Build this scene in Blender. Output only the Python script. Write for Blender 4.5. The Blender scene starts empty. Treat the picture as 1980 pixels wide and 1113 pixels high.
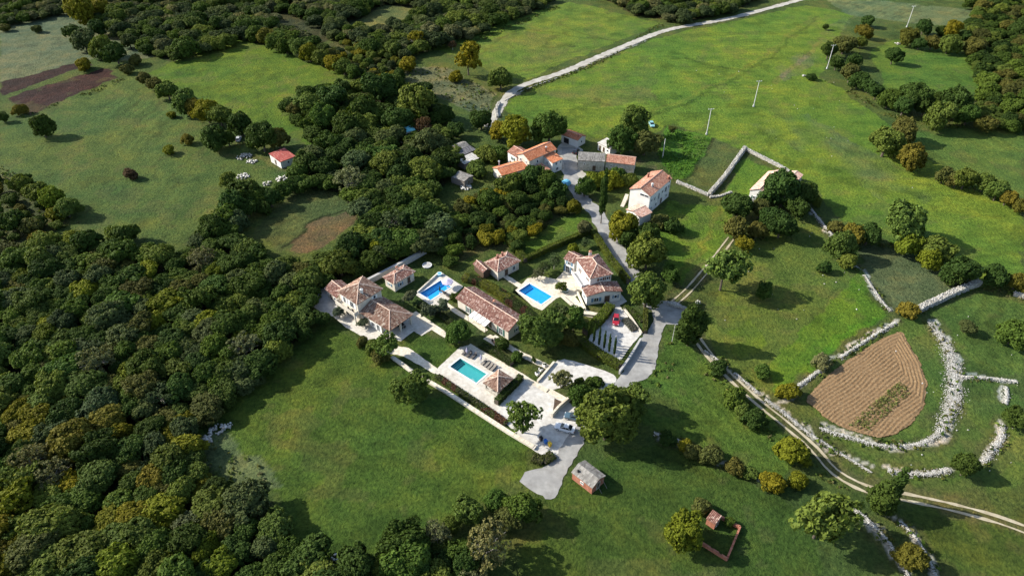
import bpy, bmesh, math, random
import numpy as np
from mathutils import Vector
from mathutils.geometry import tessellate_polygon
R = math.radians
scene = bpy.context.scene
C = scene.collection
# ---------------------------------------------------------------- camera
FPX, PITCH, CAMH, IW, IH = 1321.0, R(38.1), 115.0, 1980.0, 1113.0
cam = bpy.data.cameras.new('camera'); camo = bpy.data.objects.new('camera', cam); C.objects.link(camo)
cam.sensor_fit = 'HORIZONTAL'; cam.angle = 2*math.atan(IW/2/FPX)
cam.clip_start = 1; cam.clip_end = 20000
camo.location = (0, 0, CAMH); camo.rotation_euler = (math.pi/2-PITCH, 0, 0)
scene.camera = camo
# ---------------------------------------------------------------- light
SUN_EL = R(33); SHD = Vector((14.0, -2.7)).normalized()          # shadows fall this way on the ground
w = bpy.data.worlds.new('World'); scene.world = w; w.use_nodes = True
nt = w.node_tree; bg = nt.nodes['Background']; sk = nt.nodes.new('ShaderNodeTexSky')
sk.sky_type = 'NISHITA'; sk.sun_disc = False; sk.sun_elevation = SUN_EL
sk.sun_rotation = math.atan2(-SHD.x, -SHD.y); sk.air_density = 1.0; sk.dust_density = 1.2
nt.links.new(sk.outputs[0], bg.inputs[0]); bg.inputs[1].default_value = 0.13
sl = bpy.data.lights.new('sun', 'SUN'); sl.energy = 4.6; sl.angle = R(0.5); sl.color = (1.0, 0.945, 0.85)
so = bpy.data.objects.new('sun', sl); C.objects.link(so)
sd = Vector((SHD.x*math.cos(SUN_EL), SHD.y*math.cos(SUN_EL), -math.sin(SUN_EL)))
so.rotation_euler = sd.to_track_quat('-Z', 'Y').to_euler(); so.location = (-50, 50, 150)
vs = scene.view_settings; vs.view_transform = 'Standard'; vs.look = 'None'; vs.gamma = 1; vs.exposure = 0.86
vs.use_curve_mapping = False
scene.cycles.max_bounces = 5; scene.cycles.transparent_max_bounces = 8; scene.cycles.caustics_refractive = False
scene.cycles.caustics_reflective = False
random.seed(11); NP = np.random.default_rng(5)
# ---------------------------------------------------------------- pixel -> place
CT, ST = math.cos(PITCH), math.sin(PITCH)
def at(x, y, z=0.0):
    a = (x-IW/2)/FPX; b = -(y-IH/2)/FPX
    d = Vector((a, CT+b*ST, -ST+b*CT)); t = (z-CAMH)/d.z
    return Vector((d.x*t, d.y*t, z))
def mpp(p):                       # metres per photograph pixel at a point
    return (p.y*CT-(p.z-CAMH)*ST)/FPX
def poly(px, z=0.0): return [at(x, y, z) for x, y in px]
# ---------------------------------------------------------------- materials
MATS = {}
def ramp(nd, n, fac, cols, stops=None):
    r = n.nodes.new('ShaderNodeValToRGB'); el = r.color_ramp.elements
    stops = stops or [i/(len(cols)-1) for i in range(len(cols))]
    el[0].position = stops[0]; el[0].color = (*cols[0], 1); el[1].position = stops[-1]; el[1].color = (*cols[-1], 1)
    for s, c in list(zip(stops, cols))[1:-1]:
        e = el.new(s); e.color = (*c, 1)
    n.links.new(fac, r.inputs[0]); return r.outputs[0]
def newmat(name):
    m = bpy.data.materials.new(name); m.use_nodes = True; MATS[name] = m
    n = m.node_tree; b = n.nodes['Principled BSDF']; return m, n, b
def noise(n, scale, detail=3, rough=.6, coord='Object', vec=None):
    t = n.nodes.new('ShaderNodeTexNoise'); t.inputs['Scale'].default_value = scale
    t.inputs['Detail'].default_value = detail; t.inputs['Roughness'].default_value = rough
    if vec is None:
        g = n.nodes.new('ShaderNodeNewGeometry'); vec = g.outputs['Position']
    n.links.new(vec, t.inputs['Vector']); return t.outputs['Fac']
def bump(n, b, h, dist, strength=1.0):
    q = n.nodes.new('ShaderNodeBump'); q.inputs['Distance'].default_value = dist; q.inputs['Strength'].default_value = strength
    n.links.new(h, q.inputs['Height']); n.links.new(q.outputs[0], b.inputs['Normal'])
def mixc(n, f, a, bb, mode='MIX'):
    m = n.nodes.new('ShaderNodeMix'); m.data_type = 'RGBA'; m.blend_type = mode
    for s, v in ((m.inputs[0], f), (m.inputs[6], a), (m.inputs[7], bb)):
        if isinstance(v, (int, float)): s.default_value = v
        elif isinstance(v, tuple): s.default_value = (*v, 1)
        else: n.links.new(v, s)
    return m.outputs[2]
def mat(name, cols, scale=2.0, rough=.85, bd=0.0, bs=None, metal=0.0, detail=4, spec=.3, stops=None):
    m, n, b = newmat(name)
    if len(cols) == 1: b.inputs['Base Color'].default_value = (*cols[0], 1)
    else: n.links.new(ramp(None, n, noise(n, scale, detail), cols, stops or [.3+.4*i/(len(cols)-1) for i in range(len(cols))]), b.inputs['Base Color'])
    if name in ('paving_pale', 'gravel_white', 'paving_grey', 'path_cream', 'asphalt_pale', 'gravel_road', 'plaster_white', 'plaster_cream'):
        src = b.inputs['Base Color'].links[0].from_socket; sn_ = ramp(None, n, noise(n, .28, 7, .7), [(.80, .78, .75), (.97, .97, .96), (1.04, 1.04, 1.04)], [.34, .5, .66])
        n.links.new(mixc(n, .45 if 'plaster' in name else 1.0, src, sn_, 'MULTIPLY'), b.inputs['Base Color'])
    b.inputs['Roughness'].default_value = rough; b.inputs['Metallic'].default_value = metal
    b.inputs['Specular IOR Level'].default_value = spec
    if bd: bump(n, b, noise(n, bs or scale*4, 4), bd)
    return m
def attr(n, name):
    a = n.nodes.new('ShaderNodeAttribute'); a.attribute_name = name; return a
def mul(n, a, k):
    v = n.nodes.new('ShaderNodeMath'); v.operation = 'MULTIPLY'; n.links.new(a, v.inputs[0])
    if isinstance(k, float): v.inputs[1].default_value = k
    else: n.links.new(k, v.inputs[1])
    return v.outputs[0]
def tilemat(name, cols, stops=None):
    m, n, b = newmat(name)
    base = ramp(None, n, attr(n, 'rnd').outputs['Fac'], cols, stops)
    st = ramp(None, n, noise(n, .6, 4), [(.80, .78, .76), (1, 1, 1), (1.06, 1.05, 1.03)], [.3, .55, .75])
    n.links.new(mixc(n, 1.0, base, st, 'MULTIPLY'), b.inputs['Base Color']); b.inputs['Roughness'].default_value = .9
    b.inputs['Specular IOR Level'].default_value = .2
tilemat('tile_villa', [(.155, .082, .058), (.24, .14, .098), (.31, .195, .14), (.42, .32, .24), (.50, .42, .335)], [0, .3, .55, .8, 1])
tilemat('tile_mottled', [(.145, .066, .054), (.22, .108, .082), (.29, .158, .122), (.43, .30, .24), (.53, .42, .35)], [0, .3, .55, .8, 1])
tilemat('tile_orange', [(.40, .13, .06), (.50, .18, .085), (.56, .23, .12), (.60, .30, .18)])
tilemat('tile_brown', [(.27, .12, .08), (.38, .18, .12), (.47, .25, .17), (.52, .33, .24)])
tilemat('tile_red', [(.30, .07, .06), (.36, .085, .07), (.42, .10, .08), (.5, .2, .16)])
tilemat('slab_grey', [(.15, .14, .125), (.21, .20, .18), (.27, .255, .23), (.33, .315, .285)])
tilemat('slab_dark', [(.09, .09, .10), (.13, .13, .14), (.17, .17, .18), (.24, .24, .24)])
tilemat('slab_pale', [(.45, .43, .38), (.52, .50, .46), (.6, .58, .53), (.66, .64, .6)])
tilemat('tile_pink', [(.42, .24, .18), (.52, .32, .25), (.60, .42, .34), (.66, .52, .44)])
mat('plaster_white', [(.60, .58, .54), (.68, .665, .63), (.73, .715, .68)], .5, .9, .01, 6)
mat('plaster_cream', [(.50, .45, .36), (.60, .545, .455), (.66, .61, .525)], .5, .9, .01, 6)
mat('stone_wallm', [(.26, .24, .20), (.42, .39, .33), (.55, .51, .44)], 1.6, .95, .06, 3)
mat('brick_red', [(.22, .08, .05), (.33, .13, .08), (.40, .20, .13)], 2.2, .9, .03, 6)
mat('ridge_tile', [(.50, .33, .24), (.62, .46, .36), (.68, .56, .46)], 3, .9)
mat('roof_under', [(.16, .10, .07), (.22, .14, .1)], 2, .9)
mat('timber_dark', [(.06, .04, .028), (.11, .07, .045)], 4, .8)
mat('timber_grey', [(.16, .14, .12), (.25, .22, .19)], 4, .9)
mat('frame_white', [(.78, .78, .76)], rough=.5)
mat('shutter_blue', [(.12, .22, .32)], rough=.6)
mat('shutter_green', [(.05, .12, .10)], rough=.6)
mat('shutter_brown', [(.14, .07, .04)], rough=.6)
mat('glass', [(.03, .04, .05)], rough=.06, spec=.8)
mat('paving_pale', [(.41, .38, .32), (.52, .485, .42), (.60, .565, .50)], 1.2, .85, .015, 3, detail=6)
mat('gravel_white', [(.38, .36, .33), (.51, .49, .45), (.62, .60, .56)], .9, .95, .03, 8, detail=8)
mat('paving_grey', [(.30, .30, .29), (.40, .40, .38), (.47, .46, .44)], 1.0, .9, .01, 5)
mat('path_cream', [(.45, .40, .30), (.60, .54, .43), (.68, .63, .53)], 1.5, .9, .02, 5)
mat('asphalt_pale', [(.20, .195, .185), (.27, .265, .25), (.36, .35, .325)], .35, .9, .01, 8, detail=8)
mat('gravel_road', [(.27, .25, .21), (.37, .35, .30), (.46, .44, .39)], .3, .95, .02, 6, detail=8)
mat('dirt_rut', [(.24, .20, .12), (.36, .31, .21), (.44, .39, .28)], .5, .95, .03, 3, detail=8)
mat('soil_bed', [(.05, .035, .025), (.09, .06, .04)], 2, .95, .05, 4)
mat('bark', [(.07, .055, .04), (.13, .105, .08)], 5, .95)
mat('bark_pale', [(.22, .20, .17), (.34, .31, .27)], 5, .95)
mat('pool_blue', [(.03, .33, .66), (.04, .40, .72)], 1.5, .4)
mat('pool_teal', [(.07, .33, .31), (.09, .38, .35)], 1.5, .4)
mat('pool_dark', [(.04, .20, .22), (.06, .24, .25)], 1.5, .4)
mat('coping', [(.62, .60, .56), (.72, .70, .66)], 2, .7)
mat('cloth_lilac', [(.42, .38, .50), (.50, .46, .58)], 3, .9)
mat('cloth_white', [(.74, .73, .70), (.80, .79, .77)], 3, .9)
mat('cloth_charcoal', [(.07, .065, .065), (.12, .11, .10)], 4, .9)
mat('cloth_taupe', [(.20, .18, .15), (.27, .24, .20)], 4, .9)
mat('cloth_green', [(.02, .05, .04)], rough=.9)
mat('concrete', [(.34, .33, .31), (.45, .44, .42)], 2, .9)
mat('concrete_pole', [(.50, .49, .46), (.60, .59, .56)], 2, .9)
mat('metal_dark', [(.03, .03, .032)], rough=.5, metal=.6)
mat('rubber', [(.015, .015, .016)], rough=.9)
mat('blue_plastic', [(.02, .12, .42)], rough=.45)
mat('yellow_plastic', [(.62, .42, .03)], rough=.45)
mat('teal_sheet', [(.10, .40, .45), (.18, .50, .55)], 2, .6)
mat('blue_sheet', [(.08, .30, .45), (.15, .42, .55)], 2, .6)
mat('lamp_head', [(.7, .7, .68)], rough=.4)
mat('headlight_glass', [(.7, .72, .74)], rough=.1)
mat('taillight_glass', [(.35, .01, .01)], rough=.2)
for nm, c in (('paint_red', (.33, .012, .022)), ('paint_white', (.62, .64, .66)), ('paint_slate', (.05, .09, .12)), ('paint_black', (.018, .018, .022)), ('paint_silver', (.5, .52, .54)), ('paint_teal', (.2, .42, .45))):
    m = mat(nm, [c], rough=.28, spec=.5); m.node_tree.nodes['Principled BSDF'].inputs['Coat Weight'].default_value = .6
# dry stone
m, n, b = newmat('dry_stone')
n.links.new(mixc(n, 1.0, ramp(None, n, attr(n, 'rnd').outputs['Fac'], [(.36, .35, .31), (.50, .485, .445), (.60, .585, .545), (.68, .66, .615)]),
    ramp(None, n, noise(n, 1.5, 4), [(.62, .6, .55), (1, 1, 1)], [.35, .62]), 'MULTIPLY'), b.inputs['Base Color']); b.inputs['Roughness'].default_value = .95
# leaves: the object's own colour, varied by leaf
def leafmat(name, tint, rgb=None):
    m, n, b = newmat(name)
    if rgb:
        rg_ = n.nodes.new('ShaderNodeRGB'); rg_.outputs[0].default_value = (*rgb, 1)
        rg_.outputs[0].default_value = (*[v*.88 for v in rgb], 1); col = mixc(n, 1.0, rg_.outputs[0], ramp(None, n, n.nodes.new('ShaderNodeObjectInfo').outputs['Random'], [(.60, .66, .70), (1, 1, 1), (1.45, 1.32, 1.1)]), 'MULTIPLY')
    elif tint: col = attr(n, 'tint').outputs['Color']
    else: col = n.nodes.new('ShaderNodeObjectInfo').outputs['Color']
    v = ramp(None, n, attr(n, 'rnd').outputs['Fac'], [(.55, .58, .50), (1, 1, 1), (1.32, 1.28, 1.05)], [0, .55, 1])
    c = mixc(n, 1.0, col, v, 'MULTIPLY')
    n.links.new(c, b.inputs['Base Color']); b.inputs['Roughness'].default_value = .7; b.inputs['Specular IOR Level'].default_value = .08
    tr = n.nodes.new('ShaderNodeBsdfTranslucent'); n.links.new(mixc(n, 1.0, c, (1.1, 1.15, .5), 'MULTIPLY'), tr.inputs[0])
    mx = n.nodes.new('ShaderNodeMixShader'); mx.inputs[0].default_value = .22
    n.links.new(b.outputs[0], mx.inputs[1]); n.links.new(tr.outputs[0], mx.inputs[2])
    n.links.new(mx.outputs[0], n.nodes['Material Output'].inputs[0])
leafmat('leaf', False); leafmat('leaf_tint', True)
# water
m, n, b = newmat('pool_water')
gl = n.nodes.new('ShaderNodeBsdfGlossy'); gl.inputs['Roughness'].default_value = .04
tp = n.nodes.new('ShaderNodeBsdfTransparent'); tp.inputs[0].default_value = (.74, .95, 1, 1)
fr = n.nodes.new('ShaderNodeLayerWeight'); fr.inputs[0].default_value = .5; fp = n.nodes.new('ShaderNodeMath'); fp.operation = 'POWER'; fp.inputs[1].default_value = 5; n.links.new(fr.outputs['Facing'], fp.inputs[0]); fq = n.nodes.new('ShaderNodeMath'); fq.inputs[1].default_value = .03; n.links.new(fp.outputs[0], fq.inputs[0]); mx = n.nodes.new('ShaderNodeMixShader')
bp = n.nodes.new('ShaderNodeBump'); bp.inputs['Distance'].default_value = .02; n.links.new(noise(n, 3, 2), bp.inputs['Height'])
n.links.new(bp.outputs[0], gl.inputs['Normal']); 
n.links.new(fq.outputs[0], mx.inputs[0]); n.links.new(tp.outputs[0], mx.inputs[1]); n.links.new(gl.outputs[0], mx.inputs[2])
n.links.new(mx.outputs[0], n.nodes['Material Output'].inputs[0])
# ground: vertex colour x tuft tone, with tuft shading painted into the finest noise
m, n, b = newmat('ground')
col = attr(n, 'soilcol').outputs['Color']
f1 = ramp(None, n, noise(n, 1.15, 5, .7), [(.48, .54, .46), (1, 1, 1), (1.5, 1.42, 1.25)], [.3, .5, .7])
f2 = ramp(None, n, noise(n, .11, 5, .65), [(.64, .74, .74), (1, 1, 1), (1.48, 1.22, 1.10)], [.32, .5, .68])
f3 = ramp(None, n, noise(n, .022, 3, .6), [(.80, .92, 1.0), (1.22, 1.06, .96)], [.38, .62])
c = mixc(n, 1.0, mixc(n, 1.0, mixc(n, 1.0, col, f1, 'MULTIPLY'), f2, 'MULTIPLY'), f3, 'MULTIPLY')
n.links.new(c, b.inputs['Base Color']); b.inputs['Roughness'].default_value = .95; b.inputs['Specular IOR Level'].default_value = .1
bump(n, b, noise(n, 1.25, 6, .72), 1.3, .9)
# ploughed earth
m, n, b = newmat('ploughed_earth')
e1 = ramp(None, n, noise(n, 1.6, 6, .7), [(.145, .085, .042), (.22, .142, .072), (.30, .21, .118)], [.3, .5, .7])
n.links.new(e1, b.inputs['Base Color']); b.inputs['Roughness'].default_value = 1; b.inputs['Specular IOR Level'].default_value = .1
bump(n, b, noise(n, 2.5, 5, .7), .25)
M = MATS
# ---------------------------------------------------------------- mesh helpers
def tag(o, label=None, cat=None, group=None, kind=None):
    if label: o['label'] = label
    if cat: o['category'] = cat
    if group: o['group'] = group
    if kind: o['kind'] = kind
    return o
def empty(name, loc, rz=0.0, parent=None):
    o = bpy.data.objects.new(name, None); C.objects.link(o); o.location = loc; o.rotation_euler = (0, 0, rz)
    o.empty_display_size = .5
    if parent: o.parent = parent
    return o
def link(name, me, m=None, parent=None, loc=None, rz=0.0):
    o = bpy.data.objects.new(name, me); C.objects.link(o)
    if m is not None and not me.materials: me.materials.append(M[m] if isinstance(m, str) else m)
    if loc is not None: o.location = loc
    o.rotation_euler = (0, 0, rz)
    if parent: o.parent = parent
    return o
class MB:
    def __init__(s): s.v = []; s.f = []; s.r = []
    def quad(s, *p, r=.5):
        i = len(s.v); s.v += [tuple(q) for q in p]; s.f.append(tuple(range(i, i+len(p)))); s.r.append(r)
    def hexa(s, a, b, r=.5):                 # a, b: bottom and top loops of the same length (counter-clockwise from above)
        i = len(s.v); k = len(a); s.v += [tuple(q) for q in a]+[tuple(q) for q in b]
        s.f.append(tuple(i+j for j in range(k-1, -1, -1))); s.f.append(tuple(i+k+j for j in range(k)))
        for j in range(k):
            q = (j+1) % k; s.f.append((i+j, i+q, i+k+q, i+k+j))
        s.r += [r]*(k+2)
    def box(s, c, size, rz=0.0, r=.5, top=1.0):
        x, y, z = [q/2 for q in size]; cs, sn = math.cos(rz), math.sin(rz)
        def p(a, bb, cc): return (c[0]+a*cs-bb*sn, c[1]+a*sn+bb*cs, c[2]+cc)
        s.hexa([p(-x, -y, -z), p(x, -y, -z), p(x, y, -z), p(-x, y, -z)], [p(-x*top, -y*top, z), p(x*top, -y*top, z), p(x*top, y*top, z), p(-x*top, y*top, z)], r)
    def tube(s, p, q, r0, r1=None, k=8, rr=.5):
        p = Vector(p); q = Vector(q); r1 = r0 if r1 is None else r1; d = (q-p).normalized()
        a = d.orthogonal().normalized(); bb = d.cross(a)
        lo = [p+(a*math.cos(t)+bb*math.sin(t))*r0 for t in [2*math.pi*i/k for i in range(k)]]
        hi = [q+(a*math.cos(t)+bb*math.sin(t))*r1 for t in [2*math.pi*i/k for i in range(k)]]
        s.hexa(lo, hi, rr)
    def mesh(s, name, off=None):
        me = bpy.data.meshes.new(name)
        vv = s.v if off is None else [(x-off[0], y-off[1], z-off[2]) for x, y, z in s.v]
        me.from_pydata(vv, [], s.f); a = me.attributes.new('rnd', 'FLOAT', 'FACE'); a.data.foreach_set('value', np.array(s.r, np.float32))
        me.update(); return me
    def build(s, name, m, parent=None, off=None, loc=None, rz=0.0, smooth=False):
        me = s.mesh(name, off)
        if smooth: me.polygons.foreach_set('use_smooth', [True]*len(me.polygons))
        return link(name, me, m, parent, loc, rz)
def npmesh(name, V, F, rnd=None, col=None, colname='tint'):
    me = bpy.data.meshes.new(name); k = F.shape[1]
    me.vertices.add(len(V)); me.vertices.foreach_set('co', np.ascontiguousarray(V, np.float32).ravel())
    me.loops.add(F.size); me.loops.foreach_set('vertex_index', np.ascontiguousarray(F, np.int32).ravel())
    me.polygons.add(len(F)); me.polygons.foreach_set('loop_start', np.arange(0, F.size, k, dtype=np.int32))
    me.update(calc_edges=True)
    if rnd is not None:
        a = me.attributes.new('rnd', 'FLOAT', 'FACE'); a.data.foreach_set('value', np.ascontiguousarray(rnd, np.float32))
    if col is not None:
        a = me.attributes.new(colname, 'FLOAT_COLOR', 'POINT' if len(col) == len(V) else 'FACE')
        a.data.foreach_set('color', np.ascontiguousarray(np.c_[col, np.ones(len(col))], np.float32).ravel())
    return me
def vnoise(x, y, s, seed):
    g = np.random.default_rng(seed).random((257, 257)); X = x/s; Y = y/s
    i = np.floor(X).astype(int); j = np.floor(Y).astype(int); fx = X-i; fy = Y-j
    fx = fx*fx*(3-2*fx); fy = fy*fy*(3-2*fy); i %= 256; j %= 256
    return (g[i, j]*(1-fx)+g[i+1, j]*fx)*(1-fy)+(g[i, j+1]*(1-fx)+g[i+1, j+1]*fx)*fy
def inpoly(x, y, P):
    r = np.zeros(x.shape, bool); k = len(P)
    for i in range(k):
        x0, y0 = P[i][0], P[i][1]; x1, y1 = P[(i+1) % k][0], P[(i+1) % k][1]
        if y0 == y1: continue
        r ^= ((y0 > y) != (y1 > y)) & (x < (x1-x0)*(y-y0)/(y1-y0)+x0)
    return r
def segdist(x, y, P):
    d = np.full(x.shape, 1e9)
    for a, b in zip(P[:-1], P[1:]):
        ex, ey = b[0]-a[0], b[1]-a[1]; L = ex*ex+ey*ey+1e-9
        t = np.clip(((x-a[0])*ex+(y-a[1])*ey)/L, 0, 1); d = np.minimum(d, np.hypot(x-a[0]-t*ex, y-a[1]-t*ey))
    return d
def densify(P, step=1.0, closed=True):
    out = []; k = len(P)
    for i in range(k if closed else k-1):
        a, b = Vector(P[i]), Vector(P[(i+1) % k]); nn = max(1, int((b-a).length/step))
        out += [a.lerp(b, j/nn) for j in range(nn)]
    if not closed: out.append(Vector(P[-1]))
    return out
def smooth_line(P, step=1.5):                 # Catmull-Rom through the points
    Q = [Vector(p) for p in P]; Q = [Q[0]*2-Q[1]]+Q+[Q[-1]*2-Q[-2]]; out = []
    for i in range(1, len(Q)-2):
        n_ = max(1, int((Q[i+1]-Q[i]).length/step))
        for j in range(n_):
            t = j/n_; a, b, c_, d = Q[i-1], Q[i], Q[i+1], Q[i+2]
            out.append(.5*((2*b)+(c_-a)*t+(2*a-5*b+4*c_-d)*t*t+(3*b-a-3*c_+d)*t**3))
    out.append(Q[-2]); return out
PAVED = []; LINES = []; HOLES = []
def sheet(name, px, m, z=.02, jit=.12, holes=(), world=False, rec=True, smooth=False):
    P = px if world else poly(px)
    if smooth:
        k_ = len(P); L_ = smooth_line([P[-1]]+list(P)+[P[0], P[1]], 1.0); i0 = min(range(len(L_)), key=lambda i: (L_[i]-P[0]).length if i < len(L_)//2 else 1e9); i1 = max(range(len(L_)), key=lambda i: -(L_[i]-P[0]).length if i > len(L_)//2 else -1e9); P = L_[i0:i1]
    if rec: PAVED.append([(p[0], p[1]) for p in P])
    Q = densify([Vector((p[0], p[1], 0)) for p in P], .8)
    Q = [Vector((q.x+random.uniform(-jit, jit), q.y+random.uniform(-jit, jit), z)) for q in Q]
    loops = [Q]+[[Vector((h[0], h[1], z)) for h in hh] for hh in holes]
    tris = tessellate_polygon(loops); V = [v for l in loops for v in l]
    me = bpy.data.meshes.new(name); me.from_pydata([tuple(v) for v in V], [], [tuple(t) for t in tris]); me.update()
    bm = bmesh.new(); bm.from_mesh(me); bmesh.ops.recalc_face_normals(bm, faces=bm.faces)
    for f in bm.faces:
        if f.normal.z < 0: f.normal_flip()
    bm.to_mesh(me); bm.free()
    return tag(link(name, me, m), kind='structure')
def ribbon(name, px, width, m, z=.03, jit=.1, rec=True, world=False, taper=False):
    L = smooth_line(px if world else poly(px)); n_ = len(L); v = []; f = []
    for i, p in enumerate(L):
        d = (L[min(i+1, n_-1)]-L[max(i-1, 0)]); d.z = 0; d.normalize(); s = Vector((-d.y, d.x, 0)); wv = width*(.5+random.uniform(-jit, jit))
        v += [(p.x-s.x*wv, p.y-s.y*wv, z), (p.x+s.x*wv, p.y+s.y*wv, z)]
        if i: f.append((2*i-2, 2*i-1, 2*i+1, 2*i)[::-1])
    me = bpy.data.meshes.new(name); me.from_pydata(v, [], f); me.update()
    if rec: LINES.append(([(p.x, p.y) for p in L], width/2+.3))
    return tag(link(name, me, m), kind='structure')
# ================================================================ roads, paths, paving
gravel_road = ribbon('gravel_road', [(1560, -4), (1480, 18), (1400, 38), (1300, 56), (1240, 76), (1160, 109), (1090, 139), (1010, 166), (978, 190), (958, 222), (940, 245)], 3.8, 'gravel_road', .03)
ribbon('village_lane', [(1098, 285), (1104, 320), (1106, 350), (1130, 388), (1152, 408), (1166, 440), (1190, 478), (1212, 515), (1230, 548), (1258, 582), (1295, 606)], 4.6, 'asphalt_pale', .032)
sheet('village_yard', [(1078, 287), (1096, 274), (1122, 286), (1126, 292), (1116, 298), (1116, 320), (1140, 345), (1132, 372), (1150, 400), (1140, 412), (1112, 385), (1100, 350), (1086, 330)], 'gravel_road', .026, .3, smooth=True)
sheet('asphalt_road', [(1262, 590), (1302, 582), (1328, 600), (1322, 626), (1288, 628), (1280, 642), (1270, 690), (1262, 722), (1215, 748), (1172, 790), (1130, 850), (1122, 868), (1100, 905), (1086, 935), (1079, 955), (1073, 964), (1063, 966), (1048, 959), (1028, 948), (1010, 936), (1006, 929), (1010, 916), (1017, 911), (1040, 906), (1058, 898), (1074, 880), (1098, 845), (1140, 790), (1170, 755), (1199, 728), (1216, 690), (1238, 655), (1262, 622)], 'asphalt_pale', .038, .26, smooth=True)
for k, off in enumerate((-.85, .85)):
    for pts in ([(1348, 655), (1375, 690), (1420, 735), (1470, 780), (1520, 820), (1575, 868), (1615, 912), (1680, 946), (1760, 962), (1850, 982), (1930, 1004), (1990, 1026)],
                [(1300, 588), (1330, 562), (1365, 522), (1388, 494), (1414, 460)]):
        L = smooth_line(poly(pts), 2); Q = []
        for i, p in enumerate(L):
            d = L[min(i+1, len(L)-1)]-L[max(i-1, 0)]; d.normalize(); Q.append(Vector((p.x-d.y*off, p.y+d.x*off, 0)))
        ribbon('dirt_track', Q, .62 if pts[0][0] > 1310 else .45, 'dirt_rut', .03, .22, world=True)
# rectangles from three photographed corners
def rect(A, B, Cc, z):
    a, b = at(*A, z), at(*B, z); ux = (b-a); L = ux.length; ux /= L; uy = Vector((-ux.y, ux.x, 0))
    if isinstance(Cc, (int, float)): W = Cc
    else: W = (at(*Cc, z)-b).dot(uy)
    if W < 0: uy = -uy; W = -W
    return a, ux, uy, L, W
def rectpts(r, e=0.0, z=0.0):
    a, ux, uy, L, W = r
    return [Vector(((a+ux*u+uy*v).x, (a+ux*u+uy*v).y, z)) for u, v in ((-e, -e), (L+e, -e), (L+e, W+e), (-e, W+e))]
def swimming_pool(A, B, Cc, shell, label, depth=1.0, dark=None):
    r = rect(A, B, Cc, 0); P = rectpts(r); c = sum(P, Vector())/4; HOLES.append([(p.x, p.y) for p in rectpts(r, .8)])
    ccw = ((P[1]-P[0]).cross(P[2]-P[1])).z > 0
    if not ccw: P = P[::-1]
    t = tag(empty('swimming_pool', (c.x, c.y, 0)), label, 'pool')
    b = MB(); lo = [p+Vector((0, 0, -depth)) for p in P]; hi = [p+Vector((0, 0, .06)) for p in P]
    b.quad(*lo)
    for i in range(4): b.quad(lo[i], hi[i], hi[(i+1) % 4], lo[(i+1) % 4])
    b.build('basin', shell, t, c)
    b = MB(); b.quad(*[p.lerp(c, -.004)+Vector((0, 0, -.09)) for p in P]); b.build('water', 'pool_water', t, c)
    b = MB(); O = rectpts(r, .38)
    if not ccw: O = O[::-1]
    for i in range(4):
        j = (i+1) % 4; b.hexa([P[i]+Vector((0, 0, .03)), O[i]+Vector((0, 0, .03)), O[j]+Vector((0, 0, .03)), P[j]+Vector((0, 0, .03))][::-1], [P[i]+Vector((0, 0, .085)), O[i]+Vector((0, 0, .085)), O[j]+Vector((0, 0, .085)), P[j]+Vector((0, 0, .085))][::-1])
    b.build('coping', 'coping', t, c)
    # steps in one end and a ladder
    a, ux, uy, L, W = r; b = MB(); rz = math.atan2(ux.y, ux.x)
    for k in range(3):
        p = a+ux*(.35+.35*k)+uy*W/2; hh = depth*(.7-.2*k); b.box((p.x, p.y, -depth+hh/2), (.34, W*.98, hh), rz)
    b.build('steps', dark or shell, t, c)
    b = MB()
    for s_ in (.3, .75):
        p = a+ux*(L-s_-.4)+uy*.02; q = p+uy*-.35
        b.tube((p.x, p.y, -.8), (p.x, p.y, .75), .025); b.tube((p.x, p.y, .75), (q.x, q.y, .75), .025); b.tube((q.x, q.y, .75), (q.x, q.y, 0), .025)
    b.build('ladder', 'frame_white', t, c)
    return rectpts(r, .02)
h1 = swimming_pool((811.8, 567.3), (832.5, 580), (861, 548), 'pool_blue', 'bright blue pool with lilac parasol beside the small annex', dark='pool_blue')
h2 = swimming_pool((1002.4, 562.4), (1046.2, 588.2), (1064.2, 571.4), 'pool_blue', 'bright blue pool beside the white house with blue patio table')
h3 = swimming_pool((870, 708.7), (921, 739.8), (942.4, 723.9), 'pool_teal', 'teal green pool beside the tiled square gazebo', dark='pool_dark')
sheet('villa_terrace', [(628, 550), (610, 560), (600, 574), (602, 590), (625, 606), (645, 612), (668, 632), (712, 657), (722, 667), (748, 655), (775, 659), (800, 640), (815, 649), (835, 637), (797, 604), (740, 583)], 'paving_pale', .022, .05)
sheet('turning_circle', [(624, 553), (611, 560), (602, 572), (603, 588), (618, 600), (640, 604), (655, 592), (640, 570)], 'paving_grey', .028, .05)
sheet('garden_path', [(712, 659), (735, 664), (790, 672), (846, 712), (840, 722), (780, 688), (735, 680)], 'path_cream', .024, .1)
sheet('pool_deck', [(838, 719), (889, 671), (906, 667), (1008, 722), (1060, 754), (1020, 776), (985, 800), (970, 806), (940, 790), (880, 746)], 'paving_pale', .03, .05, [h3])
sheet('gravel_courtyard', [(1012, 737), (1060, 757), (1100, 778), (1122, 792), (1150, 800), (1132, 848), (1085, 880), (1062, 893), (1030, 868), (982, 822), (962, 798)], 'gravel_white', .034, .1)
sheet('gravel_parking', [(1040, 738), (1071, 702), (1085, 696), (1105, 697), (1190, 727), (1163, 758), (1117, 737), (1090, 748), (1062, 752)], 'gravel_white', .03, .1, smooth=True)
sheet('driveway', [(1180, 598), (1197, 590), (1206, 600), (1240, 646), (1217, 672), (1200, 697), (1150, 672), (1136, 658), (1147, 636)], 'gravel_white', .03, .06)
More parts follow.
